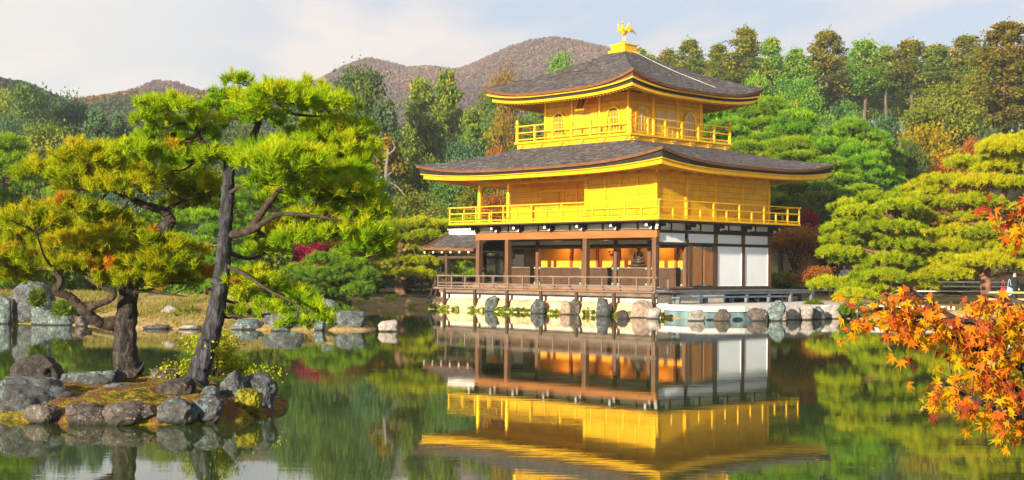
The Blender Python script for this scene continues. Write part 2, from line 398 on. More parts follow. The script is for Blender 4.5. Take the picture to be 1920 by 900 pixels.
Y1 = (0.34,0.36,0.012)
LM = {
 'pine_fg': leaf_mat('pine_needles_bright', [(0.0,(0.10,0.20,0.008)),(0.3,(0.20,0.33,0.008)),(0.6,(0.37,0.44,0.008)),(0.82,(0.50,0.45,0.012)),(0.92,(0.52,0.26,0.015)),(1.0,(0.42,0.15,0.02))], .3, .06),
 'pine_yel': leaf_mat('pine_needles_yellow', [(0.0,(0.08,0.15,0.008)),(0.35,(0.27,0.37,0.008)),(0.7,(0.48,0.50,0.008)),(1.0,(0.52,0.42,0.015))], .3, .06),
 'pine_grn': leaf_mat('pine_needles_green', [(0.0,(0.0472,0.118,0.01416)),(0.4,(0.1534,0.2832,0.01416)),(0.75,(0.3186,0.4484,0.01416)),(1.0,(0.472,0.4248,0.0236))], .3, .1),
 'cedar': leaf_mat('cedar_sprays', [(0.0,(0.0386,0.09653,0.0195)),(0.4,(0.1158,0.2193,0.026)),(0.6,(0.2375,0.3093,0.026)),(0.8,(0.3913,0.3276,0.0325)),(1.0,(0.5031,0.3093,0.04063))], .25, .2),
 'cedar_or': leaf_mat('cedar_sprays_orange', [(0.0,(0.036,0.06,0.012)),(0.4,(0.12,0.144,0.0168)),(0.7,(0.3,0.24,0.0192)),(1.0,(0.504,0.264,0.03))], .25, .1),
 'broad': leaf_mat('broad_leaves_green', [(0.0,(0.03696,0.084,0.0252)),(0.5,(0.1092,0.1932,0.042)),(0.8,(0.2352,0.2856,0.0504)),(1.0,(0.4368,0.336,0.0504))], .3, .2),
 'broad_blue': leaf_mat('broad_leaves_blue_green', [(0.0,(0.0319,0.07975,0.0435)),(0.5,(0.087,0.1595,0.0725)),(1.0,(0.203,0.2465,0.087))], .3, .2),
 'olive': leaf_mat('broad_leaves_olive', [(0.0,(0.069,0.09775,0.0138)),(0.5,(0.1955,0.23,0.023)),(1.0,(0.368,0.345,0.0345))], .3, .12),
 'yellow': leaf_mat('leaves_yellow', [(0.0,(0.14,0.12,0.012)),(0.5,(0.34,0.25,0.015)),(0.85,(0.46,0.3,0.02)),(1.0,(0.46,0.17,0.02))], .35, .1),
 'orange': leaf_mat('leaves_orange', [(0.0,(0.12,0.05,0.015)),(0.5,(0.38,0.12,0.025)),(0.85,(0.5,0.2,0.03)),(1.0,(0.4,0.32,0.03))], .35, .1),
 'red': leaf_mat('leaves_red', [(0.0,(0.10,0.006,0.008)),(0.5,(0.30,0.016,0.018)),(1.0,(0.5,0.04,0.03))], .35, .1),
 'maple_fg': leaf_mat('maple_leaves', [(0.0,(0.30,0.03,0.03)),(0.2,(0.58,0.10,0.02)),(0.42,(0.66,0.21,0.012)),(0.66,(0.62,0.34,0.01)),(0.86,(0.44,0.37,0.012)),(1.0,(0.66,0.36,0.28))], .45, .02),
 'shrub': leaf_mat('shrub_leaves', [(0.0,(0.03,0.07,0.012)),(0.5,(0.1,0.17,0.015)),(1.0,(0.3,0.33,0.02))], .3, .1),
 'far': leaf_mat('far_forest', [(0.0,(0.03,0.055,0.03)),(0.5,(0.07,0.1,0.045)),(0.8,(0.16,0.13,0.05)),(1.0,(0.36,0.17,0.05))], .2, .05),
 'mtn': leaf_mat('mountain_forest', [(0.0,(0.075,0.05,0.05)),(0.45,(0.14,0.082,0.07)),(0.75,(0.22,0.115,0.085)),(1.0,(0.29,0.17,0.1))], .2, .05),
}
# ------------------------------------------------------------------ pavilion frame (local x = to the right along the front, y = back along the side)
TH = 0.805
L = 2.1
PX, PY = 269.127/2600*29.232*L, 29.232*L
def loc2w(x, y, z=0.0):
    return Vector((PX + x*math.cos(TH) + y*math.sin(TH), PY - x*math.sin(TH) + y*math.cos(TH), z))

# ------------------------------------------------------------------ ground: shoreline polygons and height field
def poly_sd(P, Q):
    """signed distance of points Q (n,2) to polygon P, positive inside"""
    P = np.asarray(P, float); Q = np.asarray(Q, float)
    d = np.full(len(Q), 1e9); ins = np.zeros(len(Q), bool)
    for a, b in zip(P, np.roll(P, -1, axis=0)):
        e = b - a; w = Q - a
        t = np.clip((w @ e) / (e @ e), 0, 1)
        d = np.minimum(d, np.hypot(*(w - t[:, None]*e).T))
        c = ((a[1] <= Q[:, 1]) != (b[1] <= Q[:, 1]))
        with np.errstate(divide='ignore', invalid='ignore'):
            xi = a[0] + (Q[:, 1]-a[1]) * e[0] / (e[1] if e[1] != 0 else 1e-9)
        ins ^= c & (Q[:, 0] < xi)
    return np.where(ins, d, -d)
fl = loc2w(-13.0, -1.6); fc = loc2w(1.9, -2.0)
FAR = [(-400, 62), (-60, 66), (-22, 68), (-12, 72.5), (-6.5, 72.3), (-4.2, 70.5), (fl.x, fl.y), (fc.x, fc.y), (7.6, 56.6), (9.4, 57.0), (13.4, 59.4), (19, 56.5), (27, 47), (36, 30), (48, 5), (60, -40), (900, -40), (900, 1500), (-900, 1500), (-900, 62)]
PEN = [(-70, 50), (-30, 49), (-18, 48), (-15.3, 47.4), (-14.2, 46), (-12.5, 44.9), (-10, 44.3), (-6.5, 44.4), (-4.6, 44.2), (-4.3, 45.6), (-5.6, 49), (-9, 55), (-16, 59.5), (-30, 60), (-70, 59)]
BANK = [(-80, -60), (-80, 1.0), (-8, 1.4), (6, 1.2), (50, 1.0), (50, -60)]
def sstep(t): 
    t = np.clip(t, 0, 1); return t*t*(3-2*t)
def ground(Q):
    Q = np.asarray(Q, float).reshape(-1, 2)
    X, Y = Q[:, 0], Q[:, 1]
    s1 = poly_sd(FAR, Q); s2 = poly_sd(PEN, Q); s3 = poly_sd(BANK, Q)
    h1 = np.clip(s1*1.2, -1.3, 0.42) + .35*sstep((s1-6)/20)
    side = sstep((X/np.maximum(Y, 1) + .02)/.12)          # the hill rises to the right, behind the pavilion
    h1 = h1 + np.where(s1 > 0, 1, 0) * ((5.5 + 16*side)*sstep((Y-92)/115) + (2+5*(1-side))*sstep((Y-150)/200))
    h2 = np.where(s2 > 0, 1.3*(1-np.exp(-np.maximum(s2,0)/5)) + .12*np.minimum(s2/1.0,1), np.clip(s2*1.2, -1.3, 0))
    h3 = np.clip(s3*.8, -1.3, .3)
    return np.maximum(np.maximum(h1, h2), h3)
def gz(x, y): return float(ground([(x, y)])[0])

def build_terrain():
    ys = np.concatenate([np.linspace(-40, 40, 30)[:-1], np.linspace(40, 80, 110)[:-1], np.geomspace(80, 1300, 70)])
    xs = np.linspace(-1, 1, 321); xs = np.sign(xs)*np.abs(xs)**1.35
    G = np.zeros((len(ys), len(xs), 3))
    for i, y in enumerate(ys):
        w = (max(y, 0)*.72 + 60)
        G[i, :, 0] = xs*w; G[i, :, 1] = y
    Z = ground(G[..., :2].reshape(-1, 2)).reshape(len(ys), len(xs))
    rng = np.random.default_rng(3)
    Z += np.where(Z > .1, 1, 0)*rng.normal(0, .025, Z.shape)
    G[..., 2] = Z
    m, N, Lk, P = nm('garden_ground')
    tc = N.new('ShaderNodeTexCoord')
    n = N.new('ShaderNodeTexNoise'); n.inputs['Scale'].default_value = .45; n.inputs['Detail'].default_value = 9; n.inputs['Roughness'].default_value = .7
    mp = N.new('ShaderNodeMapping'); mp.inputs['Scale'].default_value = (1, 1.5, 3)
    Lk.new(tc.outputs['Object'], mp.inputs[0]); Lk.new(mp.outputs[0], n.inputs['Vector'])
    r = ramp(N, [(0.3,(0.05,0.065,0.012)),(0.42,(0.14,0.12,0.025)),(0.5,(0.25,0.18,0.075)),(0.64,(0.3,0.215,0.11)),(0.75,(0.15,0.08,0.04))])
    Lk.new(n.outputs['Fac'], r.inputs[0])
    # leaf litter under the woods on the slopes
    sp = N.new('ShaderNodeSeparateXYZ'); Lk.new(tc.outputs['Object'], sp.inputs[0])
    lm_ = N.new('ShaderNodeMapRange'); lm_.inputs['From Min'].default_value = 76; lm_.inputs['From Max'].default_value = 88; Lk.new(sp.outputs['Y'], lm_.inputs[0])
    lx = N.new('ShaderNodeMix'); lx.data_type = 'RGBA'; lx.inputs['B'].default_value = (0.05, 0.045, 0.018, 1)
    Lk.new(lm_.outputs[0], lx.inputs['Factor']); Lk.new(r.outputs[0], lx.inputs['A']); Lk.new(lx.outputs['Result'], P.inputs['Base Color']); P.inputs['Roughness'].default_value = 1
    P.inputs['Specular IOR Level'].default_value = .1
    n2 = N.new('ShaderNodeTexNoise'); n2.inputs['Scale'].default_value = 9; n2.inputs['Detail'].default_value = 6
    Lk.new(tc.outputs['Object'], n2.inputs['Vector'])
    b = N.new('ShaderNodeBump'); b.inputs['Distance'].default_value = .1; b.inputs['Strength'].default_value = .8
    Lk.new(n2.outputs['Fac'], b.inputs['Height']); Lk.new(b.outputs[0], P.inputs['Normal'])
    tag(MB().grid(G, flip=False).build('ground', m), kind='structure')
build_terrain()

def build_water():
    m, N, Lk, P = nm('pond_water')
    P.inputs['Base Color'].default_value = (0.028, 0.045, 0.010, 1)
    P.inputs['Roughness'].default_value = 0.015
    P.inputs['IOR'].default_value = 1.75
    P.inputs['Specular IOR Level'].default_value = 1.0
    tc = N.new('ShaderNodeTexCoord')
    prev = None
    for sc_, st, dist in ((1.0, (.35, 1.6, 1), .0007), (1.0, (1.6, 9.0, 1), .0003), (1.0,(.05,.22,1),.0016)):
        mp = N.new('ShaderNodeMapping'); mp.inputs['Scale'].default_value = st
        Lk.new(tc.outputs['Object'], mp.inputs[0])
        n = N.new('ShaderNodeTexNoise'); n.inputs['Scale'].default_value = sc_; n.inputs['Detail'].default_value = 3
        Lk.new(mp.outputs[0], n.inputs['Vector'])
        b = N.new('ShaderNodeBump'); b.inputs['Strength'].default_value = 1; b.inputs['Distance'].default_value = dist
        Lk.new(n.outputs['Fac'], b.inputs['Height'])
        if prev is not None: Lk.new(prev.outputs[0], b.inputs['Normal'])
        prev = b
    Lk.new(prev.outputs[0], P.inputs['Normal'])
    tag(MB().add([(-90,-30,0),(90,-30,0),(90,110,0),(-90,110,0)], [(0,1,2,3)]).build('pond_water', m), kind='structure')
build_water()

# ------------------------------------------------------------------ far hills with their woods
def cards(mb, P, size, rng, tint, asp=.6, up=0.0):
    """rhombic leaf cards at points P, random orientation"""
    n = len(P)
    d = rng.normal(size=(n, 3)); d[:, 2] += up; d /= np.linalg.norm(d, axis=1)[:, None]
    e = rng.normal(size=(n, 3)); s = np.cross(d, e); s /= np.linalg.norm(s, axis=1)[:, None] + 1e-9
    size = np.broadcast_to(size, (n,))[:, None]
    V = np.stack([P - d*size*.5, P + s*size*asp*.5, P + d*size*.5, P - s*size*asp*.5], 1)
    mb.add(V.reshape(-1, 3), np.arange(4*n).reshape(-1, 4), np.repeat(np.broadcast_to(tint, (n,)), 4))

def ridge(name, prof, Y0, depth, base_z, mat_ground, leafmat, clump, nclump, seed, top_tint=0.0, rough=2.0, cards_per=8):
    """prof: skyline in photograph pixels at distance Y0; the slope falls towards the viewer over depth"""
    prof = np.array([tuple(at(x, y, Y0)) for x, y in prof])
    xs = np.linspace(prof[0, 0], prof[-1, 0], 160)
    zs = np.interp(xs, prof[:, 0], prof[:, 2])
    rows = np.concatenate([np.linspace(0, 1, 40), 1 + np.linspace(.1, .8, 8)])
    G = np.zeros((len(rows), len(xs), 3))
    def hgt(x, t):
        zt = np.interp(x, xs, zs)
        f = np.where(t <= 1, np.clip(t, 0, 1)**.85, 1-(t-1)**1.4)
        nz = np.array([mnoise.fractal((px/ (depth*.35), tt*2.2+seed, seed*.7), .9, 2.1, 4) for px, tt in zip(np.ravel(x), np.ravel(t))]).reshape(np.shape(x))
        return base_z + (zt-base_z)*f + rough*nz*np.clip(4*(1-np.abs(t-.0))*t, 0, 1)
    for i, t in enumerate(rows):
        G[i, :, 0] = xs; G[i, :, 1] = Y0 - depth + depth*t
        G[i, :, 2] = hgt(xs, np.full(len(xs), t))
    tag(MB().grid(G).build(name, mat_ground), kind='structure')
    rng = np.random.default_rng(seed)
    mb = MB()
    X = rng.uniform(xs[0], xs[-1], nclump); T = rng.beta(1.3, .9, nclump)*1.06
    k = nclump//9; T[:k] = rng.uniform(.97, 1.02, k)
    Z = hgt(X, T); Yv = Y0 - depth + depth*T
    C = np.stack([X, Yv, Z + clump*.2], 1)
    sz = clump*rng.uniform(.6, 1.25, nclump)
    lean = np.array([mnoise.noise((x/ (depth*.2), t*3, seed*1.3)) for x, t in zip(X, T)])
    tint = np.clip(.42 + .38*lean + rng.normal(0, .13, nclump) + top_tint*np.clip((T-.78)*4.5, 0, 1), 0, 1)
    Pn = rng.normal(size=(nclump, cards_per, 3)); Pn /= np.linalg.norm(Pn, axis=2)[..., None]
    Pn *= (sz[:, None, None]*.5)*np.array([1, 1, 1.15])
    Pn[..., 2] = np.abs(Pn[..., 2])*1.1
    P = (C[:, None] + Pn).reshape(-1, 3)
    cards(mb, P, np.repeat(sz, cards_per)*.62, rng, np.repeat(tint, cards_per), .8)
    o = mb.build('woodland', leafmat, tint=True)
    return o
M['hill_soil'] = surf('wooded_hill', [(0.3,(0.03,0.035,0.02)),(0.7,(0.1,0.085,0.05))], scale=.05, rough=1)
M['mtn_soil'] = surf('wooded_mountain', [(0.3,(0.06,0.045,0.035)),(0.7,(0.16,0.1,0.07))], scale=.03, rough=1)
o = ridge('mountain', [(480,215),(560,185),(605,152),(650,128),(690,114),(735,124),(765,132),(800,129),(850,136),(880,128),(920,110),(960,92),(1000,80),(1040,75),(1080,82),(1130,93),(1200,112),(1290,128),(1400,150)], 1000, 330, 25, M['mtn_soil'], LM['mtn'], 3.0, 30000, 5, .1, rough=9)
tag(o, 'brownish lavender woodland covering the highest far mountain behind the golden pavilion', 'woodland', kind='stuff')
o = ridge('distant_peak', [(200,192),(262,172),(290,160),(325,161),(352,171),(380,179),(460,190)], 900, 160, 40, M['mtn_soil'], LM['mtn'], 3.6, 2500, 8, .1, rough=4)
tag(o, 'mauve woodland on the small distant peak at left', 'woodland', kind='stuff')
o = ridge('wooded_ridge', [(60,214),(120,204),(170,197),(220,190),(270,184),(330,187),(380,186),(440,184),(500,186),(560,192),(640,206),(720,216)], 420, 120, 14, M['hill_soil'], LM['far'], 2.6, 12000, 11, .42, rough=3)
tag(o, 'blue green woodland on the near left ridge with orange treetops along its crest', 'woodland', kind='stuff')
o = ridge('wooded_hill', [(-1500,120),(-1100,135),(-800,118),(-520,140),(-300,132),(-160,150),(-60,160),(0,168),(40,176),(80,192),(110,206),(150,232)], 300, 90, 9, M['hill_soil'], LM['far'], 2.6, 26000, 14, 0.0, rough=2)
tag(o, 'grey green woodland on the hill at the far left edge', 'woodland', kind='stuff')

# air
def haze():
    m = bpy.data.materials.new('haze'); m.use_nodes = True
    nt = m.node_tree; nt.nodes.clear()
    o_ = nt.nodes.new('ShaderNodeOutputMaterial'); v = nt.nodes.new('ShaderNodeVolumePrincipled')
    v.inputs['Color'].default_value = (0.80, 0.86, 0.97, 1)
    v.inputs['Density'].default_value = HAZE
    v.inputs['Anisotropy'].default_value = .3
    nt.links.new(v.outputs[0], o_.inputs['Volume'])
    b = MB().box(-950, 950, -60, 1330, -3, 190).build('haze', m)
    tag(b, kind='stuff', label='thin pale air haze over the valley', cat='haze')
HAZE = 0.00040
haze()

# ------------------------------------------------------------------ the golden pavilion
PAV = empty('golden_pavilion', (PX, PY, 0), -TH, 'three storey gold leaf pavilion with dark shingle roofs standing at the water edge', 'pavilion')
FW, SW = 11.55, 8.4
def rect_loop(A, B, c, n, z, lift, pw=3.2, closed=True):
    s = np.linspace(-1, 1, n)
    out = []
    for k in range(4):
        for q in s[:-1]:
            x, y = [(q*A, -B), (A, q*B), (-q*A, B), (-A, -q*B)][k]
            out.append((c[0]+x, c[1]+y, z + lift*abs(q)**pw))
    out.append(out[0])
    return np.array(out)
def band(loops): return MB().grid(np.array(loops), smooth=False, flip=True)

def hip_roof(pre, c, A, B, a, b, ze, lift, zt, conc, wallA, wallB, zwall, nraf):
    n, nt = 49, 26
    s = np.linspace(-1, 1, n); t = np.linspace(0, 1, nt)
    mb = MB()
    rng = np.random.default_rng(int(A*100))
    for k in range(4):
        G = np.zeros((nt, n, 3))
        for i, tt in enumerate(t):
            ha, hb = A+(a-A)*tt, B+(b-B)*tt
            pz = (1-conc)*tt + conc*tt**2
            z = ze + lift*np.abs(s)**3.2*(1-tt)**1.6 + (zt-ze)*pz + .012*rng.standard_normal(n)*(0 < i < nt-1)
            x, y = [(s*ha, np.full(n, -hb)), (np.full(n, ha), s*hb), (-s*ha, np.full(n, hb)), (np.full(n, -ha), -s*hb)][k]
            G[i] = np.stack([c[0]+x, c[1]+y, z], 1)
        mb.grid(G)
    rf = mb.build(pre, M['shingle'], PAV)
    lo = lambda d, dz, f=1.0: rect_loop(A-d, B-d, c, n, ze+dz, lift*f)
    band([lo(0,0), lo(.015,-.05), lo(.03,-.12)]).build('eave_edge', M['rust_edge'], rf)
    if pre == 'upper_roof':
        band([lo(.03,-.12), lo(.13,-.13,.9), lo(.16,-.15,.62)]).build('eave_underlay', M['rust_edge'], rf)
        band([lo(.13,-.125,.62), lo(.125,-.185,.6), lo(.25,-.19,.58)]).build('eave_lip', M['gold'], rf)
        band([lo(.24,-.192,.58), lo(.25,-.29,.54), lo(.36,-.30,.52)]).build('eave_gap_shadow', M['black'], rf)  # black band: the shadow between lip and beam put in as colour
        band([lo(.32,-.285,.52), lo(.32,-.42,.48), lo(.46,-.43,.47)]).build('eave_beam', M['gold'], rf)
    else:
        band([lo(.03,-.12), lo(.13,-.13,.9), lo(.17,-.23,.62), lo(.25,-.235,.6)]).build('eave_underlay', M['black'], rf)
        band([lo(.19,-.222,.6), lo(.185,-.265,.58), lo(.31,-.27,.56)]).build('eave_lip', M['gold'], rf)
        band([lo(.30,-.262,.56), lo(.30,-.44,.5), lo(.46,-.45,.48)]).build('eave_beam', M['gold'], rf)
    # soffit with rafters
    oA, oB, zo = A-.45, B-.45, ze-.40
    nt2 = 8
    so = MB()
    for k in range(4):
        G = np.zeros((nt2, n, 3))
        for i, tt in enumerate(np.linspace(0, 1, nt2)):
            ha, hb = oA+(wallA-oA)*tt, oB+(wallB-oB)*tt
            z = zo + lift*.46*np.abs(s)**3.2*(1-tt)**1.5 + (zwall-zo)*tt
            x, y = [(s*ha, np.full(n, -hb)), (np.full(n, ha), s*hb), (-s*ha, np.full(n, hb)), (np.full(n, -ha), -s*hb)][k]
            G[i] = np.stack([c[0]+x, c[1]+y, z], 1)
        so.grid(G, flip=True)
        W_, wA, D_, wD = (oA, wallA, oB, wallB) if k % 2 == 0 else (oB, wallB, oA, wallA)
        for q in np.linspace(-W_*.97, W_*.97, nraf):
            te = min(1.0, (W_-abs(q))/(W_-wA)) if abs(q) > wA else 1.0
            prev = None
            for tt in np.linspace(0.0, te, 4):
                ss = q/(W_+(wA-W_)*tt)
                z = zo + lift*.46*min(abs(ss),1)**3.2*(1-tt)**1.5 + (zwall-zo)*tt - .035
                dd = D_+(wD-D_)*tt
                x, y = [(q, -dd), (dd, q), (-q, dd), (-dd, -q)][k]
                p = (c[0]+x, c[1]+y, z)
                if prev is not None and np.linalg.norm(np.subtract(p, prev)) > .02: so.bar(prev, p, .075, .09)
                prev = p
    so.build('soffit', M['gold'], rf)
    return rf

# ---- ground floor -------------------------------------------------------
pl = MB().box(-12.6, 1.5, -1.62, 3, .58, .96).build('plastered_plinth', M['plinth'], PAV)
MB().box(-12.5, .4, -.2, SW+.2, .1, 1.16).build('foundation', M['dark_wood'], PAV)
G = np.zeros((7, 90, 3)); rs = np.random.default_rng(2)
for i, (yy, zz) in enumerate([(-1.6,.6),(-1.68,.58),(-1.8,.5),(-1.9,.3),(-2.0,.1),(-2.15,-.1),(-2.6,-.6)]):
    G[i, :, 0] = np.linspace(-13, 2.1, 90); G[i, :, 1] = yy + rs.normal(0, .05, 90); G[i, :, 2] = zz + rs.normal(0, .03, 90)
MB().grid(G, smooth=False, flip=True).build('stone_footing', M['tan_stone'], PAV)
# front veranda
fr = np.random.default_rng(31); mbm = MB()
for q in range(1500):
    x = fr.uniform(-13, 2.2); w_ = loc2w(x, -2.03+fr.normal(0, .05), .06+abs(fr.normal(0, .05)))
    if mnoise.noise((x*1.3, 2, 5)) < -.12: continue
    s_ = fr.uniform(.05, .14); d_ = fr.normal(0, 1, (3, 3))*s_*np.array([1, .6, .7])
    mbm.add(np.array(w_)+d_, [(0, 1, 2)], fr.uniform(.3, .9))
tag(mbm.build('moss', LM['shrub'], tint=True), 'yellow green moss along the waterline of the veranda footing', 'moss', kind='stuff')
VD, VX = 2.1, 1.75
mb = MB()
for k in range(7): mb.box(-12.35, VX, -VD + .29*k, -VD + .29*k + .275, 1.03, 1.09)
deck = mb.build('veranda_deck', M['deck_wood'], PAV)
MB().box(-12.3, VX-.02, -VD+.12, -VD+.26, .86, 1.025).build('edge_beam', M['grey_wood'], deck)
for x in np.linspace(-11.9, VX-.15, 7):
    MB().box(x-.07, x+.07, -VD+.03, -VD+.17, .25, 1.02).build('deck_post', M['dark_wood'], deck)
mb = MB(); mb.box(-11.9, .35, -.62, -.05, 1.17, 1.24); 
st = mb.build('inner_step', M['deck_wood'], PAV)
MB().box(-11.8, .3, -.5, -.3, .98, 1.165).build('step_riser', M['beam_wood'], st)
MB().box(-11.9, .3, -.04, 2.3, 1.2, 1.27).build('inner_floor', M['deck_wood'], PAV)
def railing(name, P, z0, hs, th, mat, spacing, parent, short=None, post=.07, tall_every=1):
    """P: polyline (x, y); hs: rail heights above z0; posts reach the top rail, short ones the middle one"""
    mb = MB()
    for a, b in zip(P[:-1], P[1:]):
        a, b = np.array(a, float), np.array(b, float)
        d = (b-a)/np.linalg.norm(b-a)
        for i, h in enumerate(hs):
            ex = .12 if i == len(hs)-1 else .0
            mb.bar((*(a-d*ex), z0+h), (*(b+d*ex), z0+h), th, th*.8)
    r = mb.build(name, mat, parent)
    done = set()
    for a, b in zip(P[:-1], P[1:]):
        a, b = np.array(a, float), np.array(b, float)
        m_ = max(1, int(round(np.linalg.norm(b-a)/spacing)))
        for i in range(m_+1):
            p = a+(b-a)*i/m_
            key = (round(p[0], 2), round(p[1], 2))
            if key in done: continue
            done.add(key)
            tall = (i % tall_every == 0) or i in (0, m_)
            h = (hs[-1] if tall else hs[-2]) - th*.42
            MB().box(p[0]-post/2, p[0]+post/2, p[1]-post/2, p[1]+post/2, z0, z0+h).build('railing_post', mat, r)
    return r
railing('veranda_railing', [(-12.3, -VD+.05), (VX-.05, -VD+.05), (VX-.05, -1.15)], 1.09, [.1, .6], .075, M['grey_wood'], .98, PAV)
mb = MB()
mb.box(-12.3, VX-.1, -VD+.02, -VD+.08, 1.30, 1.34)
mb.build('veranda_middle_rail', M['grey_wood'], PAV)
# pillars
def pillar(x, y, z0, z1, r, mat, name='pillar'):
    return MB().box(x-r, x+r, y-r, y+r, z0, z1).build(name, mat, PAV)
for u in (0, 2, 4.5, 5.5): pillar(-u*L, 0, 1.1 if u else 1.1, 3.46 if u else 3.46, .12, M['pillar_wood'])
for u in (0, 1, 2, 3, 4.5): pillar(-u*L if u else -.001, 2.1, 1.27, 3.42, .1, M['pillar_wood'])
for k in (2, 3, 4): pillar(0, k*L, 1.2, 4.14, .11, M['pillar_wood'])
pillar(-FW, 2.1, 1.1, 3.5, .12, M['dark_wood']); pillar(-FW, 4.2, 1.1, 3.5, .12, M['dark_wood']); pillar(-FW, SW, 1.1, 4.1, .12, M['dark_wood'])
# beams of the front
MB().box(-FW-.16, .16, -.11, .11, 3.465, 3.80).build('front_beam', M['beam_wood'], PAV)
MB().box(-FW-.14, .145, -.13, .13, 3.803, 3.86).build('front_plate', M['dark_wood'], PAV)
# inner wall above the shutters, and ceiling of the open veranda
MB().box(-FW, -.02, 2.08, 2.14, 3.24, 3.42).build('transom_panel', M['plaster'], PAV)
MB().box(-FW, .1, 2.0, 2.2, 3.09, 3.235).build('transom_beam', M['black'], PAV)
MB().box(-FW, -.1, 1.94, 1.998, 3.03, 3.10).build('transom_rail', M['grey_wood'], PAV)
MB().box(-FW, -.05, .14, SW-.1, 3.43, 3.455).build('ceiling', M['dark_wood'], PAV)
# latticed half shutters
def shutter(x0, x1):
    s_ = MB().box(x0, x1, 2.1, 2.13, 1.28, 2.1).build('lattice_shutter', M['shutter_wood'], PAV)
    mb = MB()
    for x in np.arange(x0+.08, x1, .085): mb.box(x-.012, x+.012, 2.07, 2.098, 1.30, 2.08)
    for z in np.arange(1.36, 2.08, .085): mb.box(x0+.02, x1-.02, 2.05, 2.068, z-.012, z+.012)
    mb.build('lattice', M['dark_wood'], s_)
    mb = MB()
    mb.box(x0, x1, 2.03, 2.1, 2.08, 2.14)
    mb.build('shutter_rail', M['grey_wood'], s_)
    for x in (x0, x1-.1):
        for z in (2.04, 1.29): MB().box(x, x+.1, 2.01, 2.028, z, z+.1).build('corner_fitting', M['verdigris'], s_)
for u0, u1 in ((0, 1), (1, 2), (2, 3), (3, 4.5), (4.5, 5.5)): shutter(-u1*L+.12, -u0*L-.12)
# rooms behind
MB().box(-10.75, -.3, 3.6, 3.66, 1.27, 3.42).build('gilded_room_wall', M['inner_wall'], PAV)
MB().box(-FW+.1, -10.8, 2.4, 3.7, 1.27, 3.4).build('end_bay_shade', M['black'], PAV)  # solid black box standing in for the shade inside the end bay
for x in (-8.55, -7.7, -6.75, -5.35, -3.2, -1.75): MB().box(x-.07, x+.07, 3.5, 3.59, 1.3, 3.2).build('red_room_post', M['lacquer'], PAV)
MB().box(-1.15, -.95, 3.3, 3.5, 1.3, 3.2).build('black_room_post', M['black'], PAV)
MB().box(-FW, -.06, SW-.1, SW-.03, 1.2, 4.1).build('rear_wall', M['dark_wood'], PAV)
MB().box(-.04, .04, 4.2, SW, 1.1, 3.9).build('side_backing', M['dark_wood'], PAV)
# the right side: beams, white panels, doors
for z0, z1, nmz in ((3.15, 3.25, 'side_beam'), (3.70, 3.80, 'side_beam')):
    MB().box(-.115, .135, -.1, SW+.2, z0, z1).build(nmz, M['black'], PAV)
MB().box(-.1, .17, 2.1, SW+.15, 1.15, 1.27).build('side_sill', M['dark_wood'], PAV)
for k in range(4):
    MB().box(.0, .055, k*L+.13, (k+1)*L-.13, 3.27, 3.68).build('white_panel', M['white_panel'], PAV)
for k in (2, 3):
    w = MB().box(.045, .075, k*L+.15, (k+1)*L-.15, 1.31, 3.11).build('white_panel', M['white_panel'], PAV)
    f = MB()
    y0, y1 = k*L+.13, (k+1)*L-.13
    f.box(.05,.1,y0,y0+.035,1.285,3.14); f.box(.05,.1,y1-.035,y1,1.285,3.14); f.box(.05,.1,y0+.036,y1-.036,1.285,1.31); f.box(.05,.1,y0+.036,y1-.036,3.112,3.14)
    f.build('panel_frame', M['white_tip'], w)
for k in range(2):
    y0 = L+.36 + k*.8
    d_ = MB().box(.05, .09, y0, y0+.72, 1.3, 3.1).build('door_leaf', M['verdigris'], PAV)
    mb = MB()
    a = np.linspace(0, math.pi, 13); yc = y0+.36; r_ = .335
    out = [(yc+r_*math.cos(t), 2.92+.16*math.sin(t)) for t in a] + [(yc-r_*math.cos(t), 1.48-.16*math.sin(t)) for t in a]
    V = [(.115, p, q) for p, q in out] + [(.092, p, q) for p, q in out]; n_ = len(out)
    mb.add(V, [tuple(range(n_))]); mb.add(V, [(i, (i+1) % n_, (i+1) % n_+n_, i+n_) for i in range(n_)])
    mb.build('door_panel', M['door_wood'], d_)
for y in (L+.2, 2*L-.16): MB().box(-.02, .12, y-.12, y+.1, 1.28, 3.14).build('door_jamb', M['pillar_wood'], PAV)
# bracket zone under the balcony
def bracket_zone():
    for k in range(11):                                   # plaster panels of the front
        x1 = -k*1.05-.07; x0 = x1-.91
        MB().box(x0, x1, -.02, .03, 3.865, 4.13).build('plaster_panel', M['plaster'], PAV)
    for k in range(8):
        y0 = k*1.05+.07
        MB().box(-.03, .025, y0, y0+.91, 3.805, 4.13).build('plaster_panel', M['plaster'], PAV)
    MB().box(-FW, 0, .04, SW, 3.86, 4.12).build('floor_framing', M['black'], PAV)
    def br(x, y, dx, dy):
        b = MB()
        b.bar((x, y, 4.02), (x+dx*.62, y+dy*.62, 4.02), .12, .13)
        b.bar((x, y, 3.9), (x+dx*.34, y+dy*.34, 3.9), .12, .11)
        b.bar((x+dx*.5-dy*.3, y+dy*.5+dx*.3, 4.1), (x+dx*.5+dy*.3, y+dy*.5-dx*.3, 4.1), .1, .07)
        o_ = b.build('bracket', M['black'], PAV)
        t = MB()
        t.bar((x+dx*.621, y+dy*.621, 4.02), (x+dx*.64, y+dy*.64, 4.02), .13, .14)
        t.bar((x+dx*.341, y+dy*.341, 3.9), (x+dx*.36, y+dy*.36, 3.9), .13, .12)
        t.build('white_tip', M['white_tip'], o_)
    for u in (0, 1, 2, 3, 4, 4.75, 5.5): br(-u*L, -.02, 0, -1)
    for k in range(5): br(.02, k*L, 1, 0)
    for k in range(5): br(-FW-.02, k*L, -1, 0)
    br(.02, -.02, .75, -.75)
bracket_zone()
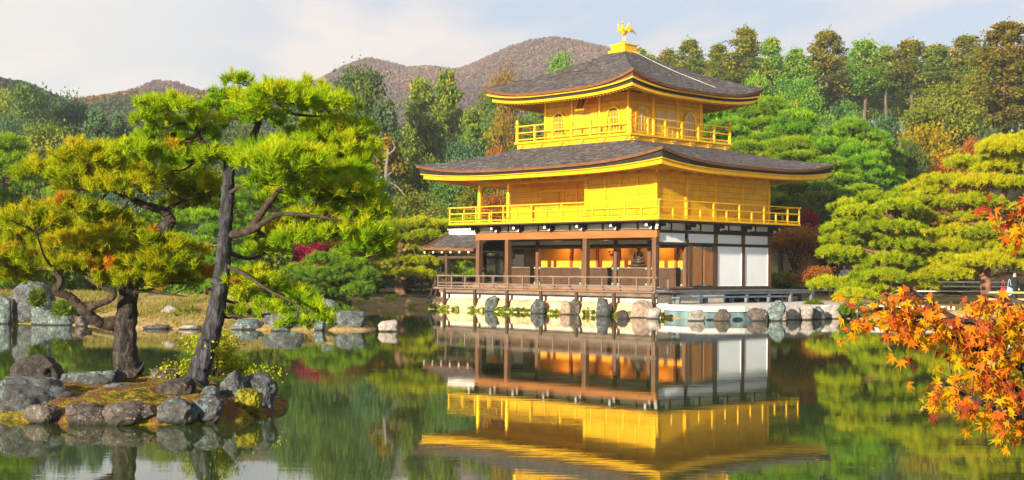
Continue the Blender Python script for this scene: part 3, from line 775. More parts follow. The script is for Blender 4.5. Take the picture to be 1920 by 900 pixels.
# ---- second storey ------------------------------------------------------
OB = 1.05
bal = MB().box(-FW-OB, OB, -OB, SW+OB, 4.15, 4.2).build('balcony_floor', M['dark_wood'], PAV)
mb = MB()
mb.box(-FW-OB-.05, OB+.05, -OB-.05, -OB+.12, 4.205, 4.30); mb.box(OB-.12, OB+.05, -OB+.122, SW+OB+.05, 4.205, 4.30)
mb.box(-FW-OB-.05, -FW-OB+.12, -OB+.122, SW+OB+.05, 4.205, 4.30); mb.box(-FW-OB+.122, OB-.122, SW+OB-.12, SW+OB+.05, 4.205, 4.30)
mb.build('balcony_edge', M['gold'], bal)
MB().box(-FW-OB+.125, OB-.125, -OB+.125, SW+OB-.125, 4.21, 4.27).build('balcony_boards', M['gold'], bal)
railing('balcony_railing', [(-FW-OB, SW+OB), (-FW-OB, -OB), (OB, -OB), (OB, SW+OB), (-FW-OB, SW+OB)], 4.29, [.1, .47, .78], .06, M['rail_gold'], 1.0, PAV, post=.065, tall_every=2)
WZ0, WZ1, WZ2 = 4.275, 6.19, 6.62
# solid front-right bay, recessed middle, open left
MB().box(-2*L, 0, 0, .1, WZ0, WZ1).build('gold_board_wall', M['gold_board'], PAV)
MB().box(-FW+.081, -2*L-.001, 2.1, 2.2, WZ0, WZ2-.201).build('gold_board_wall', M['gold_board'], PAV)
MB().box(-2*L, -2*L+.1, .101, 2.2, WZ0, WZ1).build('gold_board_wall', M['gold_board'], PAV)
MB().box(-.1, 0, .101, SW, WZ0, WZ1).build('gold_board_wall', M['gold_board'], PAV)
MB().box(-FW, -.101, SW-.1, SW, WZ0, WZ1).build('gold_board_wall', M['gold_board'], PAV)
MB().box(-FW, -FW+.1, 2.201, SW-.101, WZ0, WZ1).build('gold_board_wall', M['gold_board'], PAV)
def upper_band(x0, x1, y0, y1):
    mb = MB()
    mb.box(x0, x1, y0-.06, y0+.1, WZ1+.003, WZ1+.15); mb.box(x1-.1, x1+.06, y0+.101, y1, WZ1+.003, WZ1+.15)
    mb.box(x0-.06, x0+.1, y0+.101, y1, WZ1+.003, WZ1+.15); mb.box(x0+.101, x1-.101, y1-.1, y1+.06, WZ1+.003, WZ1+.15)
    mb.build('head_beam', M['gold'], PAV)
    mb = MB()
    mb.box(x0, x1, y0, y0+.08, WZ1+.153, WZ2+.3); mb.box(x1-.08, x1, y0+.081, y1, WZ1+.153, WZ2+.3)
    mb.box(x0, x0+.08, y0+.081, y1, WZ1+.153, WZ2+.3); mb.box(x0+.081, x1-.081, y1-.08, y1, WZ1+.153, WZ2+.3)
    mb.build('upper_wall_band', M['gold'], PAV)
upper_band(-FW, 0, 0, SW)
MB().box(-FW+.1, -.1, .1, SW-.1, WZ2-.25, WZ2-.2).build('balcony_ceiling', M['gold'], PAV)
for x in (-FW, -9.45): MB().cyl(x+.001, 0, WZ0, WZ1, .11, 12).build('gold_pillar', M['gold'], PAV)
for x, y in ((-2*L, -.012), (0.004, -.012), (-3.0, -.012), (-2.1, -.012), (-1.05, -.012)):
    w = .09 if x in (-2*L, .004) else .035
    MB().box(x-w, x+w, y-.04, y+.01, WZ0, WZ1).build('gold_stile', M['gold'], PAV)
for y in (0.08, L, 2*L, 3*L, SW): MB().box(.0, .055, y-.075, y+.075, WZ0, WZ1).build('gold_pillar', M['gold'], PAV)
for x in (-5.9, -6.8, -7.7, -4.9): MB().box(x-.035, x+.035, 2.05, 2.098, WZ0, WZ1-.1).build('gold_stile', M['gold'], PAV)
lw = MB().box(-9.25, -8.0, 2.055, 2.098, 4.95, 5.85).build('lattice_window', M['gold_lattice'], PAV)
mb = MB()
for x in np.arange(-9.2, -8.0, .11): mb.box(x-.014, x+.014, 2.03, 2.053, 4.96, 5.84)
for z in np.arange(5.02, 5.84, .11): mb.box(-9.24, -8.01, 2.01, 2.028, z-.014, z+.014)
mb.build('lattice', M['gold'], lw)
MB().box(-9.4, -2*L, 2.0, 2.09, WZ1-.32, WZ1-.22).build('recess_beam', M['gold'], PAV)
# gold bracket arms under the lower eave
def gold_brackets(c, wa, wb, z, xs, ys, reach=.9):
    def one(x, y, dx, dy):
        b = MB()
        b.bar((x, y, z), (x+dx*reach, y+dy*reach, z+.03), .1, .12)
        b.bar((x, y, z-.13), (x+dx*reach*.5, y+dy*reach*.5, z-.13), .1, .11)
        b.bar((x+dx*reach*.5-dy*.28, y+dy*reach*.5+dx*.28, z-.04), (x+dx*reach*.5+dy*.28, y+dy*reach*.5-dx*.28, z-.04), .09, .09)
        o_ = b.build('gold_bracket', M['gold'], PAV)
        MB().bar((x+dx*(reach+.001), y+dy*(reach+.001), z+.03), (x+dx*(reach+.03), y+dy*(reach+.03), z+.03), .11, .13).build('bracket_tip', M['rail_gold'], o_)
    for x in xs:
        one(c[0]+x, c[1]-wb, 0, -1)
    for y in ys:
        one(c[0]+wa, c[1]+y, 1, 0); one(c[0]-wa, c[1]+y, -1, 0)
    one(c[0]+wa, c[1]-wb, .8, -.8); one(c[0]-wa, c[1]-wb, -.8, -.8)
C2 = (-FW/2, SW/2)
gold_brackets(C2, FW/2, SW/2, 6.52, np.linspace(-FW/2, FW/2, 12)[1:-1], np.linspace(-SW/2, SW/2, 9)[1:-1])
low = hip_roof('lower_roof', C2, FW/2+2.3, SW/2+2.3, 3.95, 3.95-.2, 6.72, .5, 7.93, .12, FW/2+.02, SW/2+.02, 6.6, 62)
# ---- third storey -------------------------------------------------------
C3 = (-5.6931, 4.2147)
low_top = 7.72
B3 = 3.7
MB().box(C3[0]-B3, C3[0]+B3, C3[1]-B3, C3[1]+B3, low_top, 8.17).build('top_storey_podium', M['gold_board'], PAV)
pd = MB().box(C3[0]-B3-.1, C3[0]+B3+.1, C3[1]-B3-.1, C3[1]+B3+.1, 8.173, 8.27).build('top_balcony_floor', M['gold'], PAV)
for i in range(6):
    q = -3.4 + 6.8*i/5
    for dx, dy in ((0, -1), (1, 0)):
        x = C3[0] + (q if dy else B3); y = C3[1] + (-B3 if dy else q)
        b = MB()
        b.bar((x, y, 8.08), (x+dx*.09, y+dy*.09, 8.08), .34, .09); b.bar((x, y, 7.99), (x+dx*.07, y+dy*.07, 7.99), .16, .1)
        b.build('podium_bracket', M['gold_lattice'], pd)
r3 = railing('top_railing', [(C3[0]-B3, C3[1]+B3), (C3[0]-B3, C3[1]-B3), (C3[0]+B3, C3[1]-B3), (C3[0]+B3, C3[1]+B3), (C3[0]-B3, C3[1]+B3)], 8.27, [.12, .45, .78], .06, M['rail_gold'], 1.23, PAV, post=.09, tall_every=1)
for sx in (-1, 1):
    for sy in (-1, 1):
        MB().lathe([(.085,0),(.085,.9),(.1,.91),(.1,.94),(.06,.96),(.085,1.0),(.075,1.05),(.02,1.1),(0.0,1.13)], (C3[0]+sx*B3, C3[1]+sy*B3, 8.271), 12).build('finial_post', M['rail_gold'], r3)
W3 = 2.6964
MB().box(C3[0]-W3, C3[0]+W3, C3[1]-W3, C3[1]+W3, 8.272, 10.35).build('top_storey_wall', M['gold_board'], PAV)
for i in range(4):
    q = -W3 + 2*W3*i/3
    for s_ in (-1, 1):
        MB().cyl(C3[0]+q, C3[1]+s_*W3, 8.273, 10.2, .105, 12).build('gold_pillar', M['gold'], PAV)
        if 0 < i < 3: MB().cyl(C3[0]+s_*W3, C3[1]+q, 8.273, 10.2, .105, 12).build('gold_pillar', M['gold'], PAV)
for z in (9.82, 10.2):
    e = .05 if z < 10 else .09
    mb = MB()
    mb.box(C3[0]-W3-e, C3[0]+W3+e, C3[1]-W3-e, C3[1]-W3-.002, z, z+.11); mb.box(C3[0]+W3+.002, C3[0]+W3+e, C3[1]-W3-.001, C3[1]+W3+e, z, z+.11)
    mb.box(C3[0]-W3-e, C3[0]-W3-.002, C3[1]-W3-.001, C3[1]+W3+e, z, z+.11)
    mb.build('head_beam', M['gold'], PAV)
def face_pt(face, q, d, z):          # q along the wall, d out of it
    return (C3[0]+q, C3[1]-W3-d, z) if face == 0 else (C3[0]+W3+d, C3[1]+q, z)
M['window_paper'] = surf('window_paper', [(0.3,(0.62,0.58,0.55)),(0.7,(0.74,0.7,0.66))], scale=3, rough=.8)
M['window_gold'] = surf('window_gold_dark', [(0.3,(0.16,0.1,0.02)),(0.7,(0.26,0.17,0.035))], scale=3, rough=.6)
def katomado(face, q):
    w, z0, z1 = .36, 8.62, 9.62
    def prof(k):
        pts = [(-w*k*1.08, z0-.04*(k > 1.1)), (-w*k*.98, 9.15)]
        for t in np.linspace(math.pi, 0, 11):
            pts.append((w*k*.98*math.cos(t), 9.2 + (.42*k)*math.sin(t)**.8))
        pts += [(w*k*.98, 9.15), (w*k*1.08, z0-.04*(k > 1.1))]
        return pts
    pi, po = prof(1.0), prof(1.28)
    n_ = len(pi)
    V = [face_pt(face, q+a, .012, z) for a, z in pi]
    pane = MB().add(V, [tuple(range(n_))]).build('arched_window', M['window_gold'] if face == 0 else M['window_paper'], PAV)
    Vo = [face_pt(face, q+a, .07, z) for a, z in po] + [face_pt(face, q+a, .07, z) for a, z in pi] + [face_pt(face, q+a, .0, z) for a, z in po] + [face_pt(face, q+a, .0, z) for a, z in pi]
    Fc = []
    for i in range(n_-1):
        Fc += [(i, i+1, n_+i+1, n_+i), (2*n_+i, 2*n_+i+1, i+1, i), (n_+i, n_+i+1, 3*n_+i+1, 3*n_+i)]
    MB().add(Vo, Fc).build('window_frame', M['gold'], pane)
    mb = MB()
    for a in (-.2, 0, .2): mb.bar(face_pt(face, q+a, .03, z0), face_pt(face, q+a, .03, 9.56 - .5*abs(a)), .025 if a else .05, .03, up=(0.3,0.4,.1))
    for z in (8.82, 9.0, 9.2, 9.38): mb.bar(face_pt(face, q-w*.95, .035, z), face_pt(face, q+w*.95, .035, z), .02, .022)
    mb.build('window_lattice', M['gold'], pane)
def doors3(face):
    for k in range(4):
        q0 = -.76 + k*.385
        d_ = MB()
        a, b = face_pt(face, q0, .02, 8.3), face_pt(face, q0+.365, .02, 8.3)
        d_.bar(((a[0]), a[1], 8.3+.72), (b[0], b[1], 8.3+.72), .05, 1.44)
        o_ = d_.build('panelled_door', M['gold'], PAV)
        mb = MB()
        for zz in (9.05, 9.2, 9.35, 9.5):
            mb.bar(face_pt(face, q0+.05, .05, zz), face_pt(face, q0+.31, .05, zz), .02, .1)
        mb.build('door_lattice', M['gold_lattice'] if face == 0 else M['window_paper'], o_)
        mb = MB(); mb.bar(face_pt(face, q0+.06, .05, 8.62), face_pt(face, q0+.3, .05, 8.62), .02, .5); mb.build('door_field', M['gold_lattice'], o_)
for fc_ in (0, 1):
    katomado(fc_, -2*W3/3); katomado(fc_, 2*W3/3); doors3(fc_)
gold_brackets(C3, W3, W3, 10.42, [-W3/3, W3/3, -2*W3/3, 0, 2*W3/3], [-W3/3, W3/3, -2*W3/3, 0, 2*W3/3], .8)
# name plaque hung under the eave, tilted forward
def plaque():
    c = Vector(face_pt(0, .42-.3, .42, 10.02))
    b = MB(); b.box(-.3, .3, -.03, .03, -.46, .46)
    p = b.build('name_plaque', M['gold'], PAV); p.location = c; p.rotation_euler = (R(-24), 0, 0)
    MB().box(-.19, .19, -.045, -.032, -.35, .35).build('plaque_board', M['black'], p)
    for i, ch in enumerate('究竟頂'):
        cu = bpy.data.curves.new('plaque_character', 'FONT'); cu.body = ch; cu.size = .24; cu.align_x = 'CENTER'; cu.extrude = .004
        t = bpy.data.objects.new('tmp', cu); col.objects.link(t)
        bpy.context.view_layer.update()
        me = bpy.data.meshes.new_from_object(t.evaluated_get(bpy.context.evaluated_depsgraph_get()))
        bpy.data.objects.remove(t)
        me.materials.clear(); me.materials.append(M['rail_gold'])
        o_ = bpy.data.objects.new('plaque_character', me); col.objects.link(o_); o_.parent = p
        o_.location = (0, -.052, .14-.225*i); o_.rotation_euler = (R(90), 0, 0)
plaque()
top = hip_roof('upper_roof', C3, 4.9, 4.9, .5, .5, 10.42, .58, 12.72, .16, W3+.02, W3+.02, 10.5, 44)
# ridge cap and cable
mb = MB()
c_ = C3
mb.box(c_[0]-.56, c_[0]+.56, c_[1]-.56, c_[1]+.56, 12.68, 12.80)
mb.box(c_[0]-.45, c_[0]+.45, c_[1]-.45, c_[1]+.45, 12.803, 13.06)
mb.box(c_[0]-.5, c_[0]+.5, c_[1]-.5, c_[1]+.5, 13.063, 13.11)
V = [(c_[0]+a*.4, c_[1]+b*.4, 13.113) for a, b in ((-1,-1),(1,-1),(1,1),(-1,1))] + [(c_[0], c_[1], 13.3)]
mb.add(V[:4], [(0,1,2,3)]); mb.add(V, [(0,1,4),(1,2,4),(2,3,4),(3,0,4)])
cap = mb.build('roof_cap', M['gold'], top)
MB().tube(spline([(c_[0]+.55, c_[1]+.1, 12.75), (c_[0]+2.2, c_[1]+1.0, 11.78), (c_[0]+4.2, c_[1]+1.9, 10.82)], 20), .012, 6).build('lightning_cable', M['slab'], top)
# ---- porch over the pond on the left -------------------------------------
def porch():
    x0, x1, yf, yb = -15.15, -FW-.1, .2, 2.8
    ym = (yf+yb)/2; xr = x0-.35
    ze, zr = 3.02, 3.86
    mb = MB()
    n = 14
    for sgn, ye in ((-1, yf-.5), (1, yb+.5)):
        G = np.zeros((9, n, 3))
        for i, t in enumerate(np.linspace(0, 1, 9)):
            G[i, :, 0] = np.linspace(x0-.35, x1, n)
            G[i, :, 1] = ye + (ym-ye)*t
            G[i, :, 2] = ze + (zr-ze)*(.7*t+.3*t*t) + .1*np.linspace(1, 0, n)**4
        mb.grid(G, flip=sgn > 0)
    rf = mb.build('porch_roof', M['shingle'], PAV)
    MB().add([(x0-.1, yf-.3, ze), (x0-.1, yb+.3, ze), (x0-.1, ym, zr-.08)], [(0, 2, 1)]).build('gable_board', M['dark_wood'], rf)
    for ye in (yf-.5, yb+.5): MB().bar((x0-.35, ye, ze+.05), (x0-.35, ym, zr+.05), .08, .14).build('verge_edge', M['rust_edge'], rf)
    mb = MB()
    e = [(x1, yf-.5, ze), (x0-.35, yf-.5, ze+.1), (x0-.35, yb+.5, ze+.1), (x1, yb+.5, ze)]
    for a, b in zip(e[:-1], e[1:]): mb.bar((a[0], a[1], a[2]-.05), (b[0], b[1], b[2]-.05), .1, .12)
    mb.build('eave_edge', M['rust_edge'], rf)
    mb = MB(); mb.box(x0-.2, x1, yf-.35, yb+.35, ze-.16, ze-.125)
    mb.build('soffit', M['dark_wood'], rf)
    mb = MB()
    for x in np.linspace(x0-.2, x1-.3, 6): mb.box(x-.05, x+.05, yf-.585, yf-.555, ze-.2, ze-.11)
    mb.build('rafter_tip', M['white_tip'], rf)
    mb = MB(); mb.box(xr+.1, x1+.1, ym-.16, ym+.16, zr-.06, zr+.2); mb.box(xr+.05, x1+.1, ym-.22, ym+.22, zr+.203, zr+.27)
    mb.build('ridge_box', M['stone_white'], rf)
    for x, y in ((x0+.95, yf), (x1-.9, yb), (x0+.95, yb)): MB().box(x-.09, x+.09, y-.09, y+.09, -.5, ze-.12).build('porch_pillar', M['dark_wood'], PAV)
    mb = MB()
    mb.box(x0+.3, x1, yf-.07, yf+.07, 2.55, 2.68); mb.box(x0+.3, x1, yb-.07, yb+.07, 2.55, 2.68)
    mb.build('porch_tie_beam', M['dark_wood'], PAV)
    MB().box(x0+.2, x1-.02, yf-.3, yb+.3, .98, 1.08).build('porch_floor', M['deck_wood'], PAV)
    railing('porch_railing', [(x1, yf-.2), (x0+.25, yf-.2), (x0+.25, yb+.2), (x1, yb+.2)], 1.09, [.25, .55], .06, M['dark_wood'], 1.0, PAV)
porch()
# slanting prop posts left of the porch, rooted in the pond bed
for dx in (0, .55):
    a, b = loc2w(-15.7-dx, .4, -.4), loc2w(-15.3-dx*.3, .75, 2.1)
    o = MB().tube([tuple(a), tuple((a+b)/2), tuple(b)], [.07, .065, .05], 8).build('prop_post', M['bark'])
    tag(o, 'slanting grey prop post standing in the water beside the porch' + (', the taller right one' if dx == 0 else ', the left one'), 'post', 'prop posts at the porch')

# interior lamps: the photograph shows the ground floor rooms lit
for x, y, e in ((-8.8, 2.9, 36), (-5.6, 2.9, 36), (-2.6, 2.9, 36)):
    ld = bpy.data.lights.new('room_lamp', 'POINT'); ld.energy = e*0.5; ld.color = (1, .62, .25); ld.shadow_soft_size = .1
    lo_ = bpy.data.objects.new('room_lamp', ld); col.objects.link(lo_); lo_.location = loc2w(x, y, 3.24)
# ------------------------------------------------------------------ side veranda, terrace
sv = MB()
for k in range(4): sv.box(.2+.34*k, .2+.34*k+.325, -.75, 10.15, 1.06, 1.13)
sv = sv.build('side_veranda', M['blue_wood'], PAV)
MB().box(1.42, 1.53, -.7, 10.1, .95, 1.055).build('edge_beam', M['blue_wood'], sv)
MB().box(.3, .4, -.6, 8.6, .6, 1.05).build('veranda_backing', M['black'], sv)
for y in np.linspace(-.5, 9.9, 7):
    MB().box(1.40, 1.54, y-.07, y+.07, .5, .948).build('veranda_leg', M['blue_wood'], sv)
MB().box(.9, 1.05, 9.6, 9.75, .5, 1.05).build('veranda_leg', M['blue_wood'], sv)
sb = MB().box(1.75, 2.2, -1.0, 6.9, .80, .87).build('side_step', M['blue_wood'], PAV)
for y in np.linspace(-.8, 6.7, 5): MB().box(1.85, 2.05, y-.06, y+.06, .5, .797).build('step_leg', M['blue_wood'], sb)
def prism(mb, P, z0, z1):
    n = len(P); V = [(x, y, z0) for x, y in P] + [(x, y, z1) for x, y in P]
    mb.add(V, [tuple(range(n, 2*n))]); mb.add(V, [(i, (i+1) % n, (i+1) % n+n, i+n) for i in range(n)])
a_, b_, c2_, d2_ = loc2w(-.2, -1.6), loc2w(1.95, -1.95), loc2w(5.2, 12.5), loc2w(-.2, 10)
mb = MB(); prism(mb, [(a_.x, a_.y), (b_.x, b_.y), (7.75, 56.1), (9.5, 56.5), (13.2, 59.1), (18.6, 58.2), (18.8, 60.2), (14.5, 61.9), (c2_.x, c2_.y), (d2_.x, d2_.y)], .33, .56)
tag(mb.build('stone_terrace', M['slab']), kind='structure')
mb = MB(); prism(mb, [(b_.x+.1, b_.y+.05), (7.72, 56.14), (9.45, 56.56), (11.0, 57.6), (10.2, 60), (7, 60)], -.5, .326)
tag(mb.build('terrace_kerb', M['kerb']), kind='structure')

# ------------------------------------------------------------------ rocks
def rock_mesh(seed, sub=5, ang=9):
    import bmesh
    bm = bmesh.new(); bmesh.ops.create_icosphere(bm, subdivisions=sub, radius=1)
    rng = random.Random(seed)
    planes = []
    for _ in range(ang):
        v = Vector((rng.gauss(0,1), rng.gauss(0,1), rng.gauss(0,.7)+.2)).normalized()
        planes.append((v, rng.uniform(.45, .8)))
    o = Vector((rng.uniform(-50,50), rng.uniform(-50,50), rng.uniform(-50,50)))
    for v in bm.verts:
        p = v.co.copy()
        for nrm, d in planes:
            e = p.dot(nrm)
            if e > d: p -= nrm*(e-d)*.9
        f = mnoise.fractal(p*1.4+o, .95, 2.1, 5)
        g = mnoise.ridged_multi_fractal(p*2.6+o, .9, 2.1, 5, 1.0, 2.0)
        k = mnoise.fractal(p*8+o, .8, 2.0, 3)
        p *= 1 + .2*f + .12*(g-1) + .045*k
        v.co = p
    me = bpy.data.meshes.new('rock'); bm.to_mesh(me); bm.free()
    V = np.empty(len(me.vertices)*3, np.float32); me.vertices.foreach_get('co', V); V = V.reshape(-1, 3)
    lo, hi = V.min(0), V.max(0)
    V = (V-(lo+hi)/2)/((hi-lo)/2)
    V = np.sign(V)*np.abs(V)**.78
    me.vertices.foreach_set('co', V.ravel()); me.update()
    return me
_seed = [100]
def rock_px(x0, x1, y0, y1, label, mat='rock', Y=None, dep=.8, tilt=0, sub=5, moss=None, name='rock', cat='rock', group=None, sink=.35, ang=9):
    if Y is None:
        b = -((x0+x1)/2-960)*_s + (y1-H0)*_c
        Y = ZC*F/b
        Y += (x1-x0)*Y/F*.3
    w = (x1-x0)*Y/F
    c = at((x0+x1)/2, y0, Y); bt = at((x0+x1)/2, y1, Y).z
    h = c.z - bt
    _seed[0] += 1
    me = rock_mesh(_seed[0], sub, ang); me.materials.append(M[mat])
    for p in me.polygons: p.use_smooth = True
    o = bpy.data.objects.new(name, me); col.objects.link(o)
    hz = (h*(1+sink))/2
    o.scale = (w/2, w/2*dep, hz); o.location = (c.x, Y, c.z-hz); o.rotation_euler = (0, 0, 0)
    o.data.transform(Matrix.Diagonal((w/2, w/2*dep, hz, 1)) @ Matrix.Rotation(R(tilt), 4, 'Y')); o.scale = (1,1,1)
    tag(o, label, cat, group)
    return o
# the islet in front
ISL = [(-4.3,19.6),(-3.7+-2.9,18.2),(-6.2,17.6),(-5.4,17.15),(-4.6,17.0),(-4.0,17.1),(-3.5,17.4),(-3.15,18.0),(-3.05,18.9),(-3.2,20.2),(-3.9,21.6),(-5.2,22.2),(-6.6,21.6),(-7.2,19.8),(-7.1,18.6)]
ISL = [(-7.1,18.3),(-6.5,17.75),(-5.6,17.35),(-4.7,17.2),(-4.0,17.35),(-3.45,17.75),(-3.15,18.5),(-3.15,19.6),(-3.7,21.2),(-4.8,22.0),(-6.2,21.9),(-7.3,20.8),(-7.5,19.4)]
def islet():
    xs = np.linspace(-8, -2.6, 150); ys = np.linspace(16.8, 22.6, 150)
    X, Y = np.meshgrid(xs, ys)
    s = poly_sd(ISL, np.stack([X.ravel(), Y.ravel()], 1)).reshape(X.shape)
    nz = np.array([mnoise.fractal((x*1.3, y*1.3, 4.2), .9, 2, 5) for x, y in zip(X.ravel(), Y.ravel())]).reshape(X.shape)
    Z = np.where(s > 0, .34*(1-np.exp(-np.maximum(s, 0)/.55)) + .085*nz + .02, s*1.5)
    m, N, Lk, P = nm('moss_and_needles')
    tc = N.new('ShaderNodeTexCoord')
    n = N.new('ShaderNodeTexNoise'); n.inputs['Scale'].default_value = 2.0; n.inputs['Detail'].default_value = 8; n.inputs['Roughness'].default_value = .7
    Lk.new(tc.outputs['Object'], n.inputs['Vector'])
    r = ramp(N, [(0.3,(0.02,0.018,0.01)),(0.40,(0.06,0.052,0.01)),(0.46,(0.2,0.15,0.011)),(0.51,(0.12,0.062,0.02)),(0.6,(0.10,0.048,0.03)),(0.72,(0.04,0.028,0.022))])
    Lk.new(n.outputs['Fac'], r.inputs[0]); Lk.new(r.outputs[0], P.inputs['Base Color']); P.inputs['Roughness'].default_value = 1
    P.inputs['Specular IOR Level'].default_value = .1
    n2 = N.new('ShaderNodeTexNoise'); n2.inputs['Scale'].default_value = 26; n2.inputs['Detail'].default_value = 6
    Lk.new(tc.outputs['Object'], n2.inputs['Vector'])
    b = N.new('ShaderNodeBump'); b.inputs['Distance'].default_value = .05; b.inputs['Strength'].default_value = 1
    Lk.new(n2.outputs['Fac'], b.inputs['Height']); Lk.new(b.outputs[0], P.inputs['Normal'])
    M['moss'] = m
    tag(MB().grid(np.stack([X, Y, Z], -1)).build('islet_ground', m), kind='structure')
islet()
for a in [
 (14,120,664,718,'black boulder at the back left of the islet','rock_dark',20.6,.7,0),
 (-10,140,704,772,'broad sloping grey slab rock at the left end of the islet','rock',18.2,.8,8),
 (112,230,692,728,'low blue grey rock on the islet left of the thick pine trunk','rock',19.5,.7,0),
 (41,114,757,792,'small grey brown rock at the front left waterline of the islet','rock_brown',17.45,.8,0),
 (124,214,756,797,'rounded brown grey rock in the middle of the islet front waterline','rock_brown',17.3,.7,4),
 (196,290,752,797,'ridged grey rock at the islet waterline below the dark lichened rock','rock_brown',17.25,.7,-6),
 (285,372,742,790,'dark blue grey rock at the islet waterline right of centre','rock',17.4,.7,5),
 (352,424,738,785,'blocky dark rock at the front right of the islet waterline','rock',17.6,.8,0),
 (290,364,704,754,'dark rock with a pale lichen patch in front of the leaning pine','rock_dark',18.4,.8,10),
 (414,464,693,748,'upright blue grey stone at the right end of the islet','rock',18.6,.6,-6),
 (448,519,697,760,'stepped grey rock at the far right tip of the islet','rock',18.9,.8,12),
 (194,250,717,740,'flat grey stone half buried in moss on the islet','rock',18.7,.7,0),
 (278,342,690,712,'low brown stone on the islet between the two pine trunks','rock_brown',20.0,.7,0),
 (372,412,722,748,'small blue grey stone on the islet moss between leaning pine and upright stone','rock',18.3,.7,0)]:
    rock_px(*a[:4], a[4], a[5], a[6], a[7], a[8])
M['moss_green'] = surf('yellow_green_moss', [(0.36,(0.03,0.028,0.008)),(0.5,(0.16,0.15,0.012)),(0.66,(0.27,0.23,0.012))], scale=7, rough=1, bump=1, bscale=30, bdist=.04, spec=.1)
mo = rock_px(440, 492, 727, 766, 'mossy yellow green mound at the right end of the islet', 'moss_green', 18.1, .8, name='moss_mound', cat='moss')
# far shores
for a in [
 (-14,23,551,608,'teal boulder at the left edge of the photo on the grassy bank','rock_teal',47.8,.7,0),
 (22,101,526,610,'tallest grey boulder on the grassy bank at far left','rock',48.3,.6,6),
 (55,140,560,617,'wide streaked boulder in front of the tallest boulder','rock_teal',47.2,.6,0),
 (139,174,591,618,'small squarish brown stone at the waterline beside the wide boulder','rock_brown',46.2,.7,0),
 (247,259,581,608,'narrow pale stone on the bank just right of the thick pine trunk','rock_pale',46,.7,0),
 (296,337,573,608,'pale pointed stone leaning on the grassy bank','rock_pale',46.4,.7,20),
 (268,318,608,624,'low flat stone at the bank waterline left of the leaning pine','rock_brown',44.6,.7,0),
 (334,378,609,626,'low grey stone at the bank waterline beside the leaning pine trunk','rock_pale',44.4,.7,0),
 (414,440,544,562,'white stone on the bank behind the leaning pine trunk','rock_pale',58,.7,0),
 (436,494,597,626,'pale teal rock at the bank waterline right of the leaning pine','rock_teal',44.6,.7,0),
 (492,578,579,624,'large rounded grey rock behind the low pine branch','rock',45.0,.7,-6),
 (506,548,611,633,'small pointed blue grey rock at the front of the bank','rock',43.7,.8,0),
 (588,613,595,622,'small teal rock left of the biggest end boulder','rock_teal',44.3,.7,0),
 (603,632,559,596,'upright dark teal stone behind the end boulder','rock_teal',48.5,.6,0),
 (610,634,584,618,'pale rock touching the left side of the end boulder','rock_pale',45.8,.6,0),
 (621,688,582,620,'big domed boulder at the right end of the grassy bank','rock',44.9,.7,0),
 (708,747,599,622,'lone low rock standing in the open water','rock_pale',None,.7,0),
 (680,701,562,571,'flat pale stone at the far shore left of the garden pines','rock_pale',None,.7,0),
 (716,746,551,573,'pointed grey rock at the far shore below the garden pines','rock_teal',None,.7,0),
 (743,767,551,571,'squat blue grey rock at the foot of the far shore pine','rock',None,.7,0),
 (770,806,552,573,'brown rock at the far shore left of the porch','rock_brown',None,.7,0),
 (797,834,558,578,'rounded turquoise rock at the foot of the porch posts','rock_teal',None,.7,0),
 (832,853,555,579,'grey rock at the left corner of the veranda footing','rock',None,.8,0),
 (858,886,553,580,'tan boulder under the left veranda end','rock_tan',None,.7,0),
 (884,910,560,580,'low tan stones right of the tan veranda boulder','rock_tan',None,.7,0),
 (909,937,553,584,'tall blue grey rock under the second veranda post','rock',None,.7,8),
 (994,1023,560,588,'grey rock under the third veranda post','rock',None,.7,0),
 (1050,1076,564,590,'pale brown rock left of the fourth veranda post','rock_tan',None,.7,8),
 (1066,1088,560,590,'grey rock under the fourth veranda post','rock_brown',None,.7,0),
 (1117,1145,558,593,'tallest slate coloured rock under the fifth veranda post','rock',None,.6,6),
 (1156,1184,581,598,'dark blue rock standing in the water before the veranda','rock_dark',None,.8,0),
 (1180,1224,562,596,'large pinkish tan boulder near the right veranda end','rock_tan',None,.6,0),
 (1212,1240,576,598,'pale broken stone beside the pinkish boulder','rock_pale',None,.7,0),
 (1289,1322,580,602,'white topped stone at the terrace kerb','rock_pale',None,.7,0),
 (1337,1371,579,602,'brown and white stone at the middle of the terrace kerb','rock_brown',None,.7,0),
 (1401,1440,577,602,'grey brown stone near the right end of the terrace kerb','rock_brown',None,.7,0),
 (1438,1474,563,602,'tall teal boulder at the right end of the terrace','rock_teal',None,.7,0),
 (1459,1476,581,602,'small cream stone in front of the tall teal boulder','rock_pale',None,.7,0),
 (1476,1500,572,600,'rough pale rock right of the tall teal boulder','rock_pale',None,.7,0),
 (1494,1524,570,600,'cream and grey rock along the right shore','rock_pale',None,.7,0),
 (1520,1548,574,599,'dark split rock along the right shore','rock',None,.7,0),
 (1543,1580,572,598,'rounded cream rock near the maple branch tip','rock_pale',None,.7,0),
 (1582,1620,576,596,'low grey shore rock half hidden by the maple leaves','rock',None,.7,0),
 (484,500,541,552,'small pale stone on the bank behind the low pine branch','rock_pale',56,.7,0)]:
    rock_px(*a[:4], a[4], a[5], a[6], a[7], a[8], sub=4)

